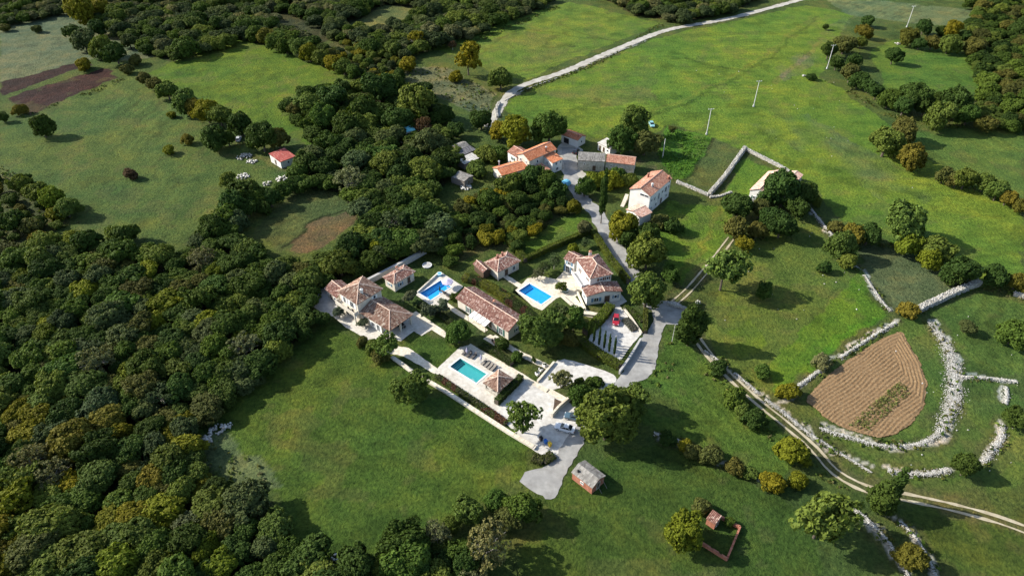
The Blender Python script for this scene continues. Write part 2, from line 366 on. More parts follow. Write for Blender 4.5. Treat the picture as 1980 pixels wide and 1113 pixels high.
sheet('patio', [(996, 561), (1020, 538), (1045, 533), (1075, 540), (1092, 522), (1112, 530), (1128, 560), (1112, 574), (1134, 600), (1154, 604), (1146, 614), (1126, 610), (1086, 573), (1076, 576), (1048, 600), (1030, 592)], 'path_cream', .03, .08, [h2])
sheet('annex_pool_deck', [(804, 570), (846, 530), (856, 528), (896, 554), (882, 566), (862, 584), (848, 592), (832, 590)], 'paving_pale', .03, .05, [h1])
sheet('entrance_terrace', [(1168, 580), (1196, 562), (1212, 583), (1196, 592), (1180, 598), (1168, 590)], 'paving_grey', .04, .05)
sheet('house_terrace', [(948, 646), (985, 668), (970, 676), (934, 655)], 'path_cream', .03, .08)
for pts, wd in (([(972, 531), (1010, 556)], 1.6), ([(858, 585), (885, 604), (912, 620), (940, 640)], 1.4), ([(953, 650), (1000, 680), (1062, 711)], 1.6),
                ([(800, 604), (835, 630), (868, 652)], 1.8), ([(1060, 754), (1098, 776)], 1.6), ([(1112, 590), (1150, 607), (1190, 598)], 1.0), ([(906, 667), (1010, 727), (1060, 757)], 1.3)):
    ribbon('garden_path', pts, wd, 'path_cream', .042, .06)
sheet('shrub_bed', [(1072, 770), (1095, 779), (1068, 806)], 'soil_bed', .05, .1)
# dry-stone walls and rubble banks (built further down, painted into the ground here)
STONE = []
def sw(*a, **k): STONE.append((a, k))
sw([(1308, 353), (1340, 366), (1370, 379)], .9, .8, 'low stone wall running from farmhouse to paddock corner')
sw([(1371, 378), (1400, 345), (1425, 310), (1440, 289)], 1.2, 1.4, 'tall grey stone wall along the dark garden plot')
sw([(1441, 290), (1480, 310), (1510, 325), (1540, 345)], 1.0, 1.0, 'pale stone wall from paddock corner to the pink-roofed cottage')
sw([(1372, 382), (1392, 380), (1414, 372)], .7, .5, 'short pale wall at the paddock foot')
sw([(1552, 386), (1565, 402), (1582, 424), (1600, 445), (1616, 462)], 1.4, .9, 'broken white wall below the pink-roofed cottage', True, 30, .14)
sw([(1625, 505), (1660, 520), (1690, 562), (1706, 585), (1722, 602)], 1.1, .7, 'thin broken wall dropping through the hedge to the pasture', True, 30, .14, gaps=.3)
sw([(1772, 604), (1785, 596), (1815, 582), (1850, 566), (1892, 549)], 1.6, 1.5, 'thick tall grey wall topping the walled pasture')
sw([(1925, 560), (1950, 568), (1990, 578)], 1.2, 1.0, 'wall fragment running out under the orange bush', gaps=.25)
sw([(1742, 618), (1715, 634), (1680, 655), (1640, 682), (1600, 706), (1560, 735), (1520, 760), (1484, 777)], 1.2, .7, 'half-buried wall along the straight side of ploughed field', True, 30, .14, gaps=.3)
sw([(1796, 622), (1822, 655), (1838, 690), (1845, 730), (1845, 765), (1834, 800), (1815, 838)], (1.6, 4.2), .45, 'wide white rubble bank curving round the ploughed field', True, 34, .125)
sw([(1815, 838), (1795, 852), (1760, 862), (1720, 863), (1680, 856), (1630, 842), (1584, 828)], 1.5, .4, 'thin white rubble line under the ploughed field', True, 34, .125)
sw([(1856, 729), (1900, 731), (1940, 735), (1966, 739)], 1.3, .7, 'short white rubble spur joining the curving bank', True, 30, .14)
sw([(1944, 748), (1946, 765), (1943, 782)], 1.4, .7, 'small isolated white rubble heap in the pasture', True, 30, .14)
sw([(1938, 820), (1936, 845), (1920, 868), (1898, 896)], (1.4, 2.0), .7, 'white rubble wall beside the dark pasture trees', True, 30, .14)
sw([(1716, 908), (1745, 915), (1790, 916), (1836, 908)], 1.7, .5, 'flat white rubble patch above the rutted track', True, 30, .14)
sw([(1362, 678), (1400, 705), (1440, 738), (1480, 772), (1520, 802), (1560, 835), (1610, 868), (1650, 892), (1686, 914)], (.7, 1.2), .5, 'long rubble wall following the rutted track', True, 34, .125, gaps=.12)
sw([(1264, 838), (1300, 848), (1340, 864), (1390, 888), (1430, 903), (1472, 926)], 1.1, .6, 'overgrown rubble wall across the lower meadow', True, 30, .14, gaps=.45)
sw([(1652, 985), (1690, 1018), (1720, 1055), (1742, 1090), (1760, 1125)], 1.3, .8, 'stone wall running out under the broad conifer', True, 30, .14)
sw([(1738, 1008), (1765, 1035), (1790, 1075), (1812, 1125)], 1.1, .7, 'stone wall beside the orange-brown tree', True, 30, .14)
sw([(966, 200), (960, 214), (962, 228)], 1.0, .9, 'old wall at the bend of gravel road')
sw([(1260, 72), (1160, 116), (1090, 146), (1020, 172), (975, 196)], .7, .5, 'low weedy wall following the gravel road', True, 30, .14, gaps=.3)
sw([(1350, 585), (1342, 605), (1352, 615)], 1.0, .9, 'short dark wall at the road junction')
sw([(1290, 588), (1318, 596), (1330, 602)], .8, .8, 'low wall closing the asphalt junction')
# ================================================================ the ground sheet
st = .8
gx = np.r_[-3000, -1800, -1000, -600, -430, np.arange(-335, 335.1, st), 430, 600, 1000, 1800, 3000]
gy = np.r_[-800, -300, -100, 0, 30, np.arange(50, 436, st), 470, 540, 700, 1000, 1600, 2600, 4000]
X, Y = np.meshgrid(gx, gy); x = X.ravel(); y = Y.ravel()
wx = x+(vnoise(x, y, 3.5, 1)-.5)*2.4+(vnoise(x, y, 12, 4)-.5)*2.5; wy = y+(vnoise(x, y, 3.5, 2)-.5)*2.4+(vnoise(x, y, 12, 5)-.5)*2.5
G_MID, G_BRI, G_PALE, G_DARK = (.060, .098, .018), (.082, .135, .016), (.056, .086, .019), (.040, .068, .012)
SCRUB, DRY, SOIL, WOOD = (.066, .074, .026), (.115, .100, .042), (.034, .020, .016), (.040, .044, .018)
col = np.tile(np.array((.062, .092, .022)), (len(x), 1)); rough = np.full(len(x), .35)
FIELDS = [
 ([(640, 622), (760, 700), (870, 762), (1030, 862), (1010, 930), (960, 960), (870, 1000), (720, 1080), (600, 1070), (540, 980), (380, 830), (440, 760), (540, 700)], (.048, .082, .012), .3),
 ([(1000, 1113), (1040, 990), (1110, 930), (1180, 880), (1260, 850), (1480, 930), (1560, 1000), (1600, 1113)], (.043, .072, .012), .3),
 ([(1200, 740), (1270, 690), (1290, 640), (1350, 670), (1400, 720), (1500, 800), (1560, 870), (1500, 920), (1300, 850), (1240, 820)], (.052, .092, .014), .3),
 ([(285, 140), (460, 70), (682, 150), (640, 200), (630, 285), (560, 270), (430, 210)], (.062, .106, .012), .2),
 ([(0, 250), (60, 215), (240, 150), (270, 150), (400, 240), (560, 330), (440, 420), (300, 475), (190, 470), (100, 400), (0, 330)], G_PALE, .25),
 ([(0, 20), (140, 10), (250, 50), (300, 110), (230, 120), (200, 110), (0, 165)], (.088, .105, .050), .6),
 ([(0, 160), (168, 117), (180, 124), (0, 186)], SOIL, .7), ([(12, 190), (205, 130), (228, 150), (50, 222)], (.040, .022, .018), .7),
 ([(835, 92), (1100, 3), (1280, 45), (1010, 155), (955, 140)], (.086, .132, .018), .2),
 ([(880, 95), (1010, 60), (1130, 75), (1060, 125), (960, 130)], (.088, .110, .024), .3),
 ([(968, 200), (1280, 70), (1560, 10), (1650, 28), (1600, 105), (1590, 150), (1700, 225), (1780, 300), (1980, 400), (1980, 570), (1880, 545), (1640, 430), (1560, 350), (1440, 288), (1300, 240), (1210, 285), (1110, 255), (1010, 240)], G_BRI, .25),
 ([(1050, 180), (1150, 160), (1260, 165), (1280, 195), (1150, 210)], (.094, .110, .026), .3),
 ([(1450, 240), (1560, 220), (1700, 300), (1820, 380), (1740, 410), (1600, 320)], (.070, .105, .034), .3),
 ([(1500, 130), (1620, 40), (1660, 30), (1600, 100), (1520, 160)], (.088, .112, .036), .4),
 ([(1640, 30), (1900, 60), (1880, 20), (1700, 0), (1600, 0)], (.085, .112, .045), .4),
 ([(1680, 100), (1740, 75), (1890, 90), (1905, 180), (1800, 190), (1710, 175)], (.066, .115, .016), .25),
 ([(1760, 255), (1980, 240), (1980, 380), (1900, 345), (1800, 320)], (.062, .105, .020), .25),
 ([(1290, 245), (1365, 262), (1380, 268), (1325, 345), (1300, 345), (1270, 300)], (.050, .118, .012), .6),
 ([(1384, 268), (1438, 290), (1372, 375), (1330, 348)], (.066, .085, .022), .6),
 ([(1440, 300), (1520, 335), (1480, 345), (1445, 385), (1385, 380)], (.066, .125, .014), .3),
 ([(1290, 390), (1410, 400), (1420, 460), (1330, 560), (1290, 500), (1270, 440)], (.072, .126, .014), .3),
 ([(1420, 470), (1560, 410), (1640, 500), (1710, 610), (1560, 720), (1480, 770), (1360, 660), (1370, 600)], (.066, .100, .018), .3),
 ([(1560, 640), (1660, 520), (1715, 615), (1570, 710), (1490, 760), (1470, 720)], (.062, .122, .012), .25),
 ([(1670, 470), (1800, 500), (1860, 550), (1780, 590), (1730, 600), (1660, 520)], (.082, .096, .036), .6),
 ([(1380, 650), (1440, 610), (1470, 660), (1440, 700)], (.082, .130, .012), .3),
 ([(1800, 600), (1900, 560), (1980, 590), (1980, 940), (1850, 960), (1700, 930), (1600, 850), (1560, 770), (1700, 640)], (.058, .096, .018), .4),
 ([(1860, 740), (1940, 750), (1930, 850), (1880, 890), (1720, 900), (1650, 870), (1800, 860)], (.066, .092, .022), .5),
 ([(1780, 970), (1980, 1030), (1980, 1113), (1830, 1113), (1740, 1000)], (.040, .068, .012), .4),
 ([(500, 430), (560, 375), (640, 370), (692, 410), (600, 470), (550, 490), (490, 450)], (.055, .075, .022), .4),
 ([(560, 468), (620, 425), (692, 405), (695, 425), (620, 475), (570, 490)], (.105, .082, .042), .3),
 ([(1010, 470), (1060, 430), (1130, 415), (1140, 445), (1060, 480), (1020, 500)], (.064, .110, .014), .5),
 ([(780, 130), (860, 130), (960, 180), (940, 230), (860, 190), (790, 170)], (.088, .100, .046), .8),
 ([(655, 60), (740, 10), (800, 15), (820, 30), (760, 60)], (.084, .098, .030), .4),
 ([(775, 668), (800, 650), (835, 640), (888, 672), (842, 712)], (.040, .074, .012), .15),
 ([(380, 835), (440, 840), (520, 920), (540, 960), (470, 950), (390, 900)], (.075, .105, .040), .9),
 ([(1140, 300), (1240, 310), (1280, 310), (1270, 330), (1230, 325)], (.125, .085, .055), .4),
]
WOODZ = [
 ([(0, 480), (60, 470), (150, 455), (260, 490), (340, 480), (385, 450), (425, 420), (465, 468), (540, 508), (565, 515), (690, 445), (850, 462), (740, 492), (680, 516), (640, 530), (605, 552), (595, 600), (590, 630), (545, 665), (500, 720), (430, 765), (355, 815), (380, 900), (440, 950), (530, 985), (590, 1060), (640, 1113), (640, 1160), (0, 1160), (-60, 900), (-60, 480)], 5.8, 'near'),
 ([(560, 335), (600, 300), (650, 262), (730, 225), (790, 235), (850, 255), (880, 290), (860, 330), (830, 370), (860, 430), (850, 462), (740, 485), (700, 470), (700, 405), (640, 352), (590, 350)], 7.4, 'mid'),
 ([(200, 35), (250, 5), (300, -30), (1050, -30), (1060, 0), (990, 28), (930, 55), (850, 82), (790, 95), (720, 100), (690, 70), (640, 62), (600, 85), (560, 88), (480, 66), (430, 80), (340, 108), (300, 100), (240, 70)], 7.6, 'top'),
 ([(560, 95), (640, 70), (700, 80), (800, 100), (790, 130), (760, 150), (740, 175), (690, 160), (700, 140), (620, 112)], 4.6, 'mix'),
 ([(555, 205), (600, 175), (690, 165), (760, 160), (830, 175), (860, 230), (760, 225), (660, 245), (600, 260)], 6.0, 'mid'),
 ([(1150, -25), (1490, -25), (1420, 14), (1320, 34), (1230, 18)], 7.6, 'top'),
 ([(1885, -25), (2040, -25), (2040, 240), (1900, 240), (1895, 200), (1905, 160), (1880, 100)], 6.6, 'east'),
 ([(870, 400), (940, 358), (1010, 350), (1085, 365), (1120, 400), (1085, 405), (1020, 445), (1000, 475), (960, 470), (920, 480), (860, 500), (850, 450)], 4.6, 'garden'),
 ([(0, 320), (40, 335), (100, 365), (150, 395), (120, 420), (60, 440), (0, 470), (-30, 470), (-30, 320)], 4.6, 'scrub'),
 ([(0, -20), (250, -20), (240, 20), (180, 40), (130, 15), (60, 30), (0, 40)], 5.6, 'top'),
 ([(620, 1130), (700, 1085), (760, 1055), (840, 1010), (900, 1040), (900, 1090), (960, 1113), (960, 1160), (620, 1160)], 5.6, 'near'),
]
WOODP = []; PATCH = {(1450, 240), (1050, 180), (880, 95), (1380, 650), (1860, 740), (1500, 130), (1140, 300)}
for px, cr, kind in WOODZ: WOODP.append((poly(px, 3.5), cr, kind))
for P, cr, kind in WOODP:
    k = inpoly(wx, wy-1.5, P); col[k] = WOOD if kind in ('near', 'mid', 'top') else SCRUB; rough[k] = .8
for px, c_, rg in FIELDS:
    k = inpoly(wx, wy, poly(px)); gr = c_[1] > c_[0]; c_ = np.array(c_)*(np.array((1.20, 1.20, 1.30)) if gr else 1.0); an = (px[0][0]*.37) % 3.1; ol_ = col[k].copy(); ph_ = wx[k]*math.cos(an)+wy[k]*math.sin(an)
    mk_ = vnoise(wx[k], wy[k], 18, 61)**2*1.6; col[k] = c_*(1+mk_*(.12*np.sin(ph_*6.283/3.4)+.08*np.sin(ph_*6.283/11+1)))[:, None] if gr and rg < .45 else c_; rough[k] = rg
    if (px[0][0], px[0][1]) in PATCH: m_ = np.clip((vnoise(x[k], y[k], 14, 62)*.6+vnoise(x[k], y[k], 5, 63)*.4-.3)*2.2, 0, .85)[:, None]; col[k] = ol_*(1-m_)+col[k]*m_
for pts, wd_, f_ in (([(1240, 225), (1300, 200), (1400, 152), (1470, 115), (1520, 70), (1570, 30)], 1.0, (1.15, .98, 1.1)), ([(1250, 229), (1312, 203), (1410, 156), (1482, 117), (1532, 72), (1582, 32)], 1.0, (.72, .72, .75)), ([(1330, 112), (1400, 130), (1460, 138)], 1.1, (.7, .7, .7)),
                     ([(900, 128), (1000, 60), (1130, 72), (1230, 80)], .8, (.8, .76, .8)), ([(1060, 40), (1150, 70), (1240, 90)], .8, (.75, .72, .75)), ([(970, 215), (1030, 228), (1110, 250), (1200, 285)], .9, (.72, .7, .75)), ([(1500, 160), (1545, 120), (1590, 75)], 1.3, (1.25, .95, 1.5)), ([(1460, 300), (1560, 250), (1700, 330)], .9, (.82, .82, .85)),
                     ([(560, 330), (500, 305), (440, 300)], 1.3, (1.6, 1.1, 1.3)), ([(550, 480), (600, 435), (650, 410), (692, 402)], .6, (.4, .4, .4)), ([(1385, 268), (1355, 305), (1325, 346)], .8, (.45, .45, .5)), ([(1390, 400), (1340, 500), (1300, 560)], .9, (1.3, 1.0, 1.2)), ([(1570, 712), (1650, 640), (1716, 618)], 1.4, (.85, 1.05, .9)), ([(1470, 720), (1560, 660), (1630, 560)], 1.4, (1.2, 1.05, 1.1))):
    k = segdist(wx, wy, [tuple(q[:2]) for q in smooth_line(poly(pts), 3)]) < wd_; col[k] *= np.array(f_)
# scruffy verges beside lanes, trodden earth and pale rock scatter
for L, hw in LINES:
    k = segdist(wx, wy, L) < hw+.6; col[k] = col[k]*.55+np.array((.10, .095, .045))*.45
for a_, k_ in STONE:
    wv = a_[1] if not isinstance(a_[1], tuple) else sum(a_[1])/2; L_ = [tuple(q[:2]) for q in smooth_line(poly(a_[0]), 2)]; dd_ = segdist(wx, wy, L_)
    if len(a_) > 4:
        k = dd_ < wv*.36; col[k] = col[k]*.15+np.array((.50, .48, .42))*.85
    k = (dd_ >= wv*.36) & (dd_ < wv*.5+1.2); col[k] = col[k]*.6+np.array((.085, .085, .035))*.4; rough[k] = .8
dn = vnoise(x, y, 9, 21)*.6+vnoise(x, y, 3, 22)*.4
k = dn > .66; col[k] = col[k]*.72+np.array((.10, .098, .035))*.28
k = dn < .30; col[k] = col[k]*.78
z = (vnoise(x, y, 1.6, 7)-.5)*.34+(vnoise(x, y, 5, 8)-.5)*.3; z *= rough*1.1; z += (vnoise(x, y, 40, 9)-.5)*.18
flat = np.zeros(len(x), bool)
for L, hw in LINES: flat |= segdist(x, y, L) < hw+.9
near = (x > -90) & (x < 90) & (y < 260)
xi, yi = x[near], y[near]; fl = np.zeros(len(xi), bool)
for P in PAVED:
    fl |= inpoly(xi, yi, P) | (segdist(xi, yi, list(P)+[P[0]]) < .9)
flat[np.where(near)[0][fl]] = True
z = np.where(flat, -.05, z-.06)
hl = np.zeros(len(xi), bool)
for P in HOLES: hl |= inpoly(xi, yi, P)
z[np.where(near)[0][hl]] = -2.6
plough = [(1737, 640), (1745, 642), (1764, 673), (1782, 703), (1794, 744), (1789, 782), (1765, 819), (1731, 840), (1699, 846), (1658, 836), (1624, 824), (1590, 803), (1562, 779), (1560, 765), (1587, 736), (1631, 699), (1679, 668), (1710, 651)]
PP = poly(plough); z[inpoly(x, y, PP)] -= .25
far = (np.abs(x) > 336) | (y < 49) | (y > 437); z[far] = -.06
nx, ny = len(gx), len(gy)
idx = np.arange(nx*ny).reshape(ny, nx); F = np.stack([idx[:-1, :-1], idx[:-1, 1:], idx[1:, 1:], idx[1:, :-1]], -1).reshape(-1, 4)
me = npmesh('ground', np.c_[x, y, z], F, None, col, 'soilcol'); me.polygons.foreach_set('use_smooth', np.ones(len(F), bool))
tag(link('ground', me, 'ground'), kind='structure')
# the ploughed field: furrows follow the long side, headland turns along the round end
fa, fb = at(1590, 800), at(1735, 690); fd = (fb-fa).normalized(); fn = Vector((-fd.y, fd.x, 0))
xs = [p.x for p in PP]; ys = [p.y for p in PP]; s2 = .22
gx2 = np.arange(min(xs)-.5, max(xs)+.5, s2); gy2 = np.arange(min(ys)-.5, max(ys)+.5, s2)
X2, Y2 = np.meshgrid(gx2, gy2); xx, yy = X2.ravel(), Y2.ravel()
sdist = segdist(xx, yy, [tuple(p[:2]) for p in PP]+[tuple(PP[0][:2])]); ins = inpoly(xx+(vnoise(xx, yy, 1.2, 31)-.5)*.6, yy, PP)
t_ = xx*fn.x+yy*fn.y+(vnoise(xx, yy, 6, 33)-.5)*.7
end = (xx*fd.x+yy*fd.y)-(fa.x*fd.x+fa.y*fd.y); hd = (sdist < 5.5) & (xx > at(1735, 700).x) ; ph = np.where(hd, sdist, t_)
zz = np.abs(((ph/.8) % 1)-.5)*(.25+.35*vnoise(xx, yy, 4, 36))-.08+(vnoise(xx, yy, .5, 35)-.5)*.08
zz = np.where(sdist < .5, zz*.3-.05, zz)
ci = np.arange(len(xx)).reshape(X2.shape); F2 = np.stack([ci[:-1, :-1], ci[:-1, 1:], ci[1:, 1:], ci[1:, :-1]], -1).reshape(-1, 4)
F2 = F2[ins[F2].all(1)]; us = np.unique(F2); rm = np.zeros(len(xx), int); rm[us] = np.arange(len(us))
me = npmesh('ploughed_field', np.c_[xx, yy, zz][us], rm[F2]); tag(link('ploughed_field', me, 'ploughed_earth'), kind='structure')
# ================================================================ buildings
def tile_slope(b, P, row=.40, colw=.30, h=.075, slab=False):
    P = [Vector(p) for p in P]; e = (P[1]-P[0]); e.normalize(); s = P[2]-P[1]; s = s-e*s.dot(e); s.normalize(); nn = e.cross(s)
    q = [((p-P[0]).dot(e), (p-P[0]).dot(s)) for p in P]; H = max(v for _, v in q); rows = max(1, round(H/row)); rw = H/rows
    for j in range(rows):
        yc = (j+.5)*rw; xsct = []
        for i in range(len(q)):
            (x0, y0), (x1, y1) = q[i], q[(i+1) % len(q)]
            if (y0 > yc) != (y1 > yc): xsct.append(x0+(x1-x0)*(yc-y0)/(y1-y0))
        if len(xsct) < 2: continue
        a, c = min(xsct), max(xsct); k = max(1, round((c-a)/colw)); cw = (c-a)/k
        for i in range(k):
            u = a+i*cw; r = min(1, max(0, random.gauss(.45, .27))); hh = h*random.uniform(.8, 1.2)
            def p(uu, vv, zz): return P[0]+e*uu+s*vv+nn*zz
            y0, y1 = j*rw-.04, (j+1)*rw+.02; hh *= row/.4
            if slab:
                b.quad(p(u+.012, y0, .05*random.uniform(.8, 1.3)), p(u+cw-.012, y0, .05), p(u+cw-.012, y1, .015), p(u+.012, y1, .015), r=r)
                b.quad(p(u+.012, y0, 0), p(u+cw-.012, y0, 0), p(u+cw-.012, y0, .05), p(u+.012, y0, .05), r=r*.8)
                continue
            prof = [(0.02, .012), (.28, 1.0), (.72, 1.0), (.98, .012)]
            for (f0, g0), (f1, g1) in zip(prof[:-1], prof[1:]):
                b.quad(p(u+cw*f0, y0, hh*g0+.03), p(u+cw*f1, y0, hh*g1+.03), p(u+cw*f1, y1, hh*g1*.8+.006), p(u+cw*f0, y1, hh*g0*.8+.006), r=r)
            b.quad(p(u, y0, 0), p(u+cw, y0, 0), p(u+cw*.72, y0, hh+.03), p(u+cw*.28, y0, hh+.03), r=r*.5)
def roof_slopes(kind, L, W, ze, rise):
    e = .001
    if kind == 'gable_x': return [[(0, 0, ze), (L, 0, ze), (L, W/2, ze+rise), (0, W/2, ze+rise)], [(L, W, ze), (0, W, ze), (0, W/2, ze+rise), (L, W/2, ze+rise)]], [((0, W/2, ze+rise), (L, W/2, ze+rise))]
    if kind == 'gable_y': return [[(0, W, ze), (0, 0, ze), (L/2, 0, ze+rise), (L/2, W, ze+rise)], [(L, 0, ze), (L, W, ze), (L/2, W, ze+rise), (L/2, 0, ze+rise)]], [((L/2, 0, ze+rise), (L/2, W, ze+rise))]
    if kind in ('pyramid', 'hip'):
        m_ = min(L, W)/2
        r0, r1 = ((m_, W/2, ze+rise), (L-m_+e, W/2, ze+rise)) if L >= W else ((L/2, m_, ze+rise), (L/2, W-m_+e, ze+rise))
        if kind == 'pyramid': r0 = r1 = (L/2, W/2, ze+rise)
        c = [(0, 0, ze), (L, 0, ze), (L, W, ze), (0, W, ze)]
        if L >= W or kind == 'pyramid': sl = [[c[0], c[1], r1, r0], [c[1], c[2], r1], [c[2], c[3], r0, r1], [c[3], c[0], r0]]; rd = [(c[0], r0), (c[1], r1), (c[2], r1), (c[3], r0)]
        else: sl = [[c[0], c[1], r0], [c[1], c[2], r1, r0], [c[2], c[3], r1], [c[3], c[0], r0, r1]]; rd = [(c[0], r0), (c[1], r0), (c[2], r1), (c[3], r1)]
        if kind == 'pyramid': sl = [[q for i, q in enumerate(p) if i < 3] for p in sl]
        return sl, rd+([(r0, r1)] if (Vector(r1)-Vector(r0)).length > .2 else [])
    if kind == 'hip_end':                                  # ridge along x, hipped at the far end only
        m_ = W/2; r0, r1 = (0, W/2, ze+rise), (L-m_, W/2, ze+rise); c = [(0, 0, ze), (L, 0, ze), (L, W, ze), (0, W, ze)]
        return [[c[0], c[1], r1, r0], [c[1], c[2], r1], [c[2], c[3], r0, r1]], [(c[1], r1), (c[2], r1), (r0, r1)]
    if kind == 'shed_y': return [[(0, 0, ze), (L, 0, ze), (L, W, ze+rise), (0, W, ze+rise)]], []
    if kind == 'shed_x': return [[(L, 0, ze), (L, W, ze), (0, W, ze+rise), (0, 0, ze+rise)]], []
def vol(root, A, B, Cc, ze, kind, rise, wallm, tilem, z0=0.0, oh=.4, wins=(), cut=0.0, shutter=None, slab=False, row=.40, walls=True, ridge='ridge_tile'):
    a, ux, uy, L, W = rect(A, B, Cc, ze); off = root.location
    if ux.cross(uy).z < 0:                                  # keep it right-handed: start from the other end
        a = a+ux*L; ux = -ux
    def p(u, v, z_): q = a+ux*u+uy*v; return Vector((q.x-off.x, q.y-off.y, z_))
    sl, rd = roof_slopes(kind, L, W, ze, rise)
    rb = MB(); tb = MB(); gb = MB()
    for s in sl:
        top = [p(*q) for q in s]; rb.hexa([t-Vector((0, 0, .16)) for t in top], top)
        tile_slope(tb, top, row, slab=slab)
    rf = rb.build('roof', 'roof_under', root)
    tag(tb.build('roof_tiles', tilem, rf), kind='stuff')
    if rd and ridge:
        for q0, q1 in rd:
            q0, q1 = p(*q0), p(*q1); n_ = max(1, int((q1-q0).length/.45))
            for i in range(n_):
                s0, s1 = q0.lerp(q1, i/n_), q0.lerp(q1, (i+1.08)/n_); gb.tube(s0+Vector((0, 0, .07)), s1+Vector((0, 0, .05)), .13, .11, 6)
        gb.build('ridge', ridge, rf)
    x0, x1, y0, y1 = oh, L-oh-cut, oh, W-oh
    def top(u, v):
        if kind == 'gable_x': return ze+rise*min(v, W-v)/(W/2)-.17
        if kind == 'gable_y': return ze+rise*min(u, L-u)/(L/2)-.17
        if kind == 'shed_y': return ze+rise*v/W-.17
        if kind == 'shed_x': return ze+rise*(1-u/L)-.17
        if kind == 'hip_end': return ze+rise*min(v, W-v, L-u)/(W/2)-.17
        return ze+rise*min(min(u, L-u), min(v, W-v))/(min(L, W)/2)-.17
    if walls:
        wb = MB()
        def face(pts):
            wb.quad(*([p(u, v, z0) for u, v in (pts[0], pts[-1])]+[p(u, v, top(u, v)) for u, v in pts[::-1]]))
        mx, my = (x0+x1)/2, W/2
        face([(x0, y0), (x1, y0)] if kind != 'gable_y' else [(x0, y0), (L/2, y0), (x1, y0)])
        face([(x1, y0), (x1, y1)] if kind not in ('gable_x', 'hip_end') else [(x1, y0), (x1, my), (x1, y1)])
        face([(x1, y1), (x0, y1)] if kind != 'gable_y' else [(x1, y1), (L/2, y1), (x0, y1)])
        face([(x0, y1), (x0, y0)] if kind not in ('gable_x', 'hip_end') else [(x0, y1), (x0, my), (x0, y0)])
        wb.build('wall', wallm, root)
    for wn in wins:
        side, u, zc, ww, hh = wn[:5]; typ = wn[5] if len(wn) > 5 else 'window'
        if side == 0: c, d, o_ = p(x0+(x1-x0)*u, y0, zc), ux, -uy
        elif side == 1: c, d, o_ = p(x1, y0+(y1-y0)*u, zc), uy, ux
        elif side == 2: c, d, o_ = p(x1+(x0-x1)*u, y1, zc), -ux, uy
        else: c, d, o_ = p(x0, y1+(y0-y1)*u, zc), -uy, -ux
        U_ = Vector((0, 0, 1)); rz = math.atan2(d.y, d.x)
        def bx(mb, du, dz, sx, sz, dep, outw): q = c+d*du+U_*dz+o_*outw; mb.box(q, (sx, dep, sz), rz)
        fb = MB()
        for du, dz, sx, sz in ((-ww/2, 0, .10, hh+.1), (ww/2, 0, .10, hh+.1), (0, hh/2, ww-.1, .10), (0, -hh/2, ww-.1, .10)): bx(fb, du, dz, sx, sz, .16, .02)
        if ww > .8 and typ == 'window': bx(fb, 0, 0, .06, hh-.1, .1, .02)
        f_ = fb.build(typ, 'frame_white' if typ == 'window' else 'stone_wallm', root)
        pb = MB(); bx(pb, 0, 0, ww-.1, hh-.1, .04, .015)
        pb.build('pane' if typ == 'window' else 'door_leaf', {'window': 'glass', 'door': 'timber_dark', 'garage_door': 'metal_dark'}[typ], f_)
        if shutter and typ == 'window':
            for s_ in (-1, 1):
                sb = MB(); bx(sb, s_*(ww*.75+.08), 0, ww/2, hh, .05, .05); sb.build('shutter', shutter, f_)
    return p, L, W, top
def chimney(root, p, u, v, zt, h=1.0, s=.6, m='plaster_cream', cap='tile_brown'):
    q = p(u, v, 0); b = MB(); b.box((q.x, q.y, zt+h/2-.5), (s, s, h+1)); ch = b.build('chimney', m, root)
    b = MB(); b.box((q.x, q.y, zt+h+.07), (s+.18, s+.18, .1)); b.box((q.x, q.y, zt+h+.27), (s*.8, s*.8, .3), top=.5); b.build('cap', cap, ch)
def house(name, label, anchor, cat='house'):
    g = at(*anchor); return tag(empty(name, (g.x, g.y, 0)), label, cat)
# ---- villa with the tower
t = house('villa', 'cream villa with square pyramid-roofed tower and hipped tiled wing', (700, 620))
p, L, W, tp_ = vol(t, (650.7, 563), (689.8, 588.8), (737, 556), 6.3, 'pyramid', 2.1, 'plaster_cream', 'tile_villa', wins=((0, .28, 4.6, 1.0, 1.9), (0, .68, 4.6, 1.5, 1.9), (0, .3, 1.2, 1.0, 2.0, 'door'), (0, .7, 1.4, 1.0, 1.2), (1, .7, 5.1, .8, 1.0), (3, .5, 4.6, .9, 1.2)), shutter='frame_white', row=.56)
chimney(t, p, L*.78, W*.38, 7.1, 1.1, .6, 'plaster_white', 'plaster_white')
b = MB(); rz = math.atan2((p(1, 0, 0)-p(0, 0, 0)).y, (p(1, 0, 0)-p(0, 0, 0)).x); c = p(L*.5, -.35, 3.05); b.box(c, (L-.2, 1.5, .18), rz); bal = b.build('balcony', 'plaster_cream', t)
b = MB()
for u, v, sx, sy in ((L*.5, -1.02, L-.3, .14), (.25, -.4, .14, 1.2), (L-.25, -.4, .14, 1.2)): b.box(p(u, v, 3.6), (sx, sy, .95), rz)
b.build('parapet', 'plaster_cream', bal)
for u in (.5, L-.5):
    b = MB(); b.box(p(u, -.85, 1.5), (.3, .3, 3.0), rz); b.build('balcony_post', 'plaster_cream', t)
for k_ in range(2):
    b = MB(); c = p(L*(.58+.22*k_), -.5, 3.55); b.box(c, (.55, .55, .08), rz); b.box(c+Vector((0, .22, .25)), (.55, .08, .5), rz); b.box(c-Vector((0, 0, .2)), (.45, .45, .36), rz)
    tag(b.build('balcony_chair', 'metal_dark', None, loc=t.location), ['dark chair on the villa balcony near the tower corner', 'dark chair on the villa balcony by the bedroom window'][k_], 'chair')
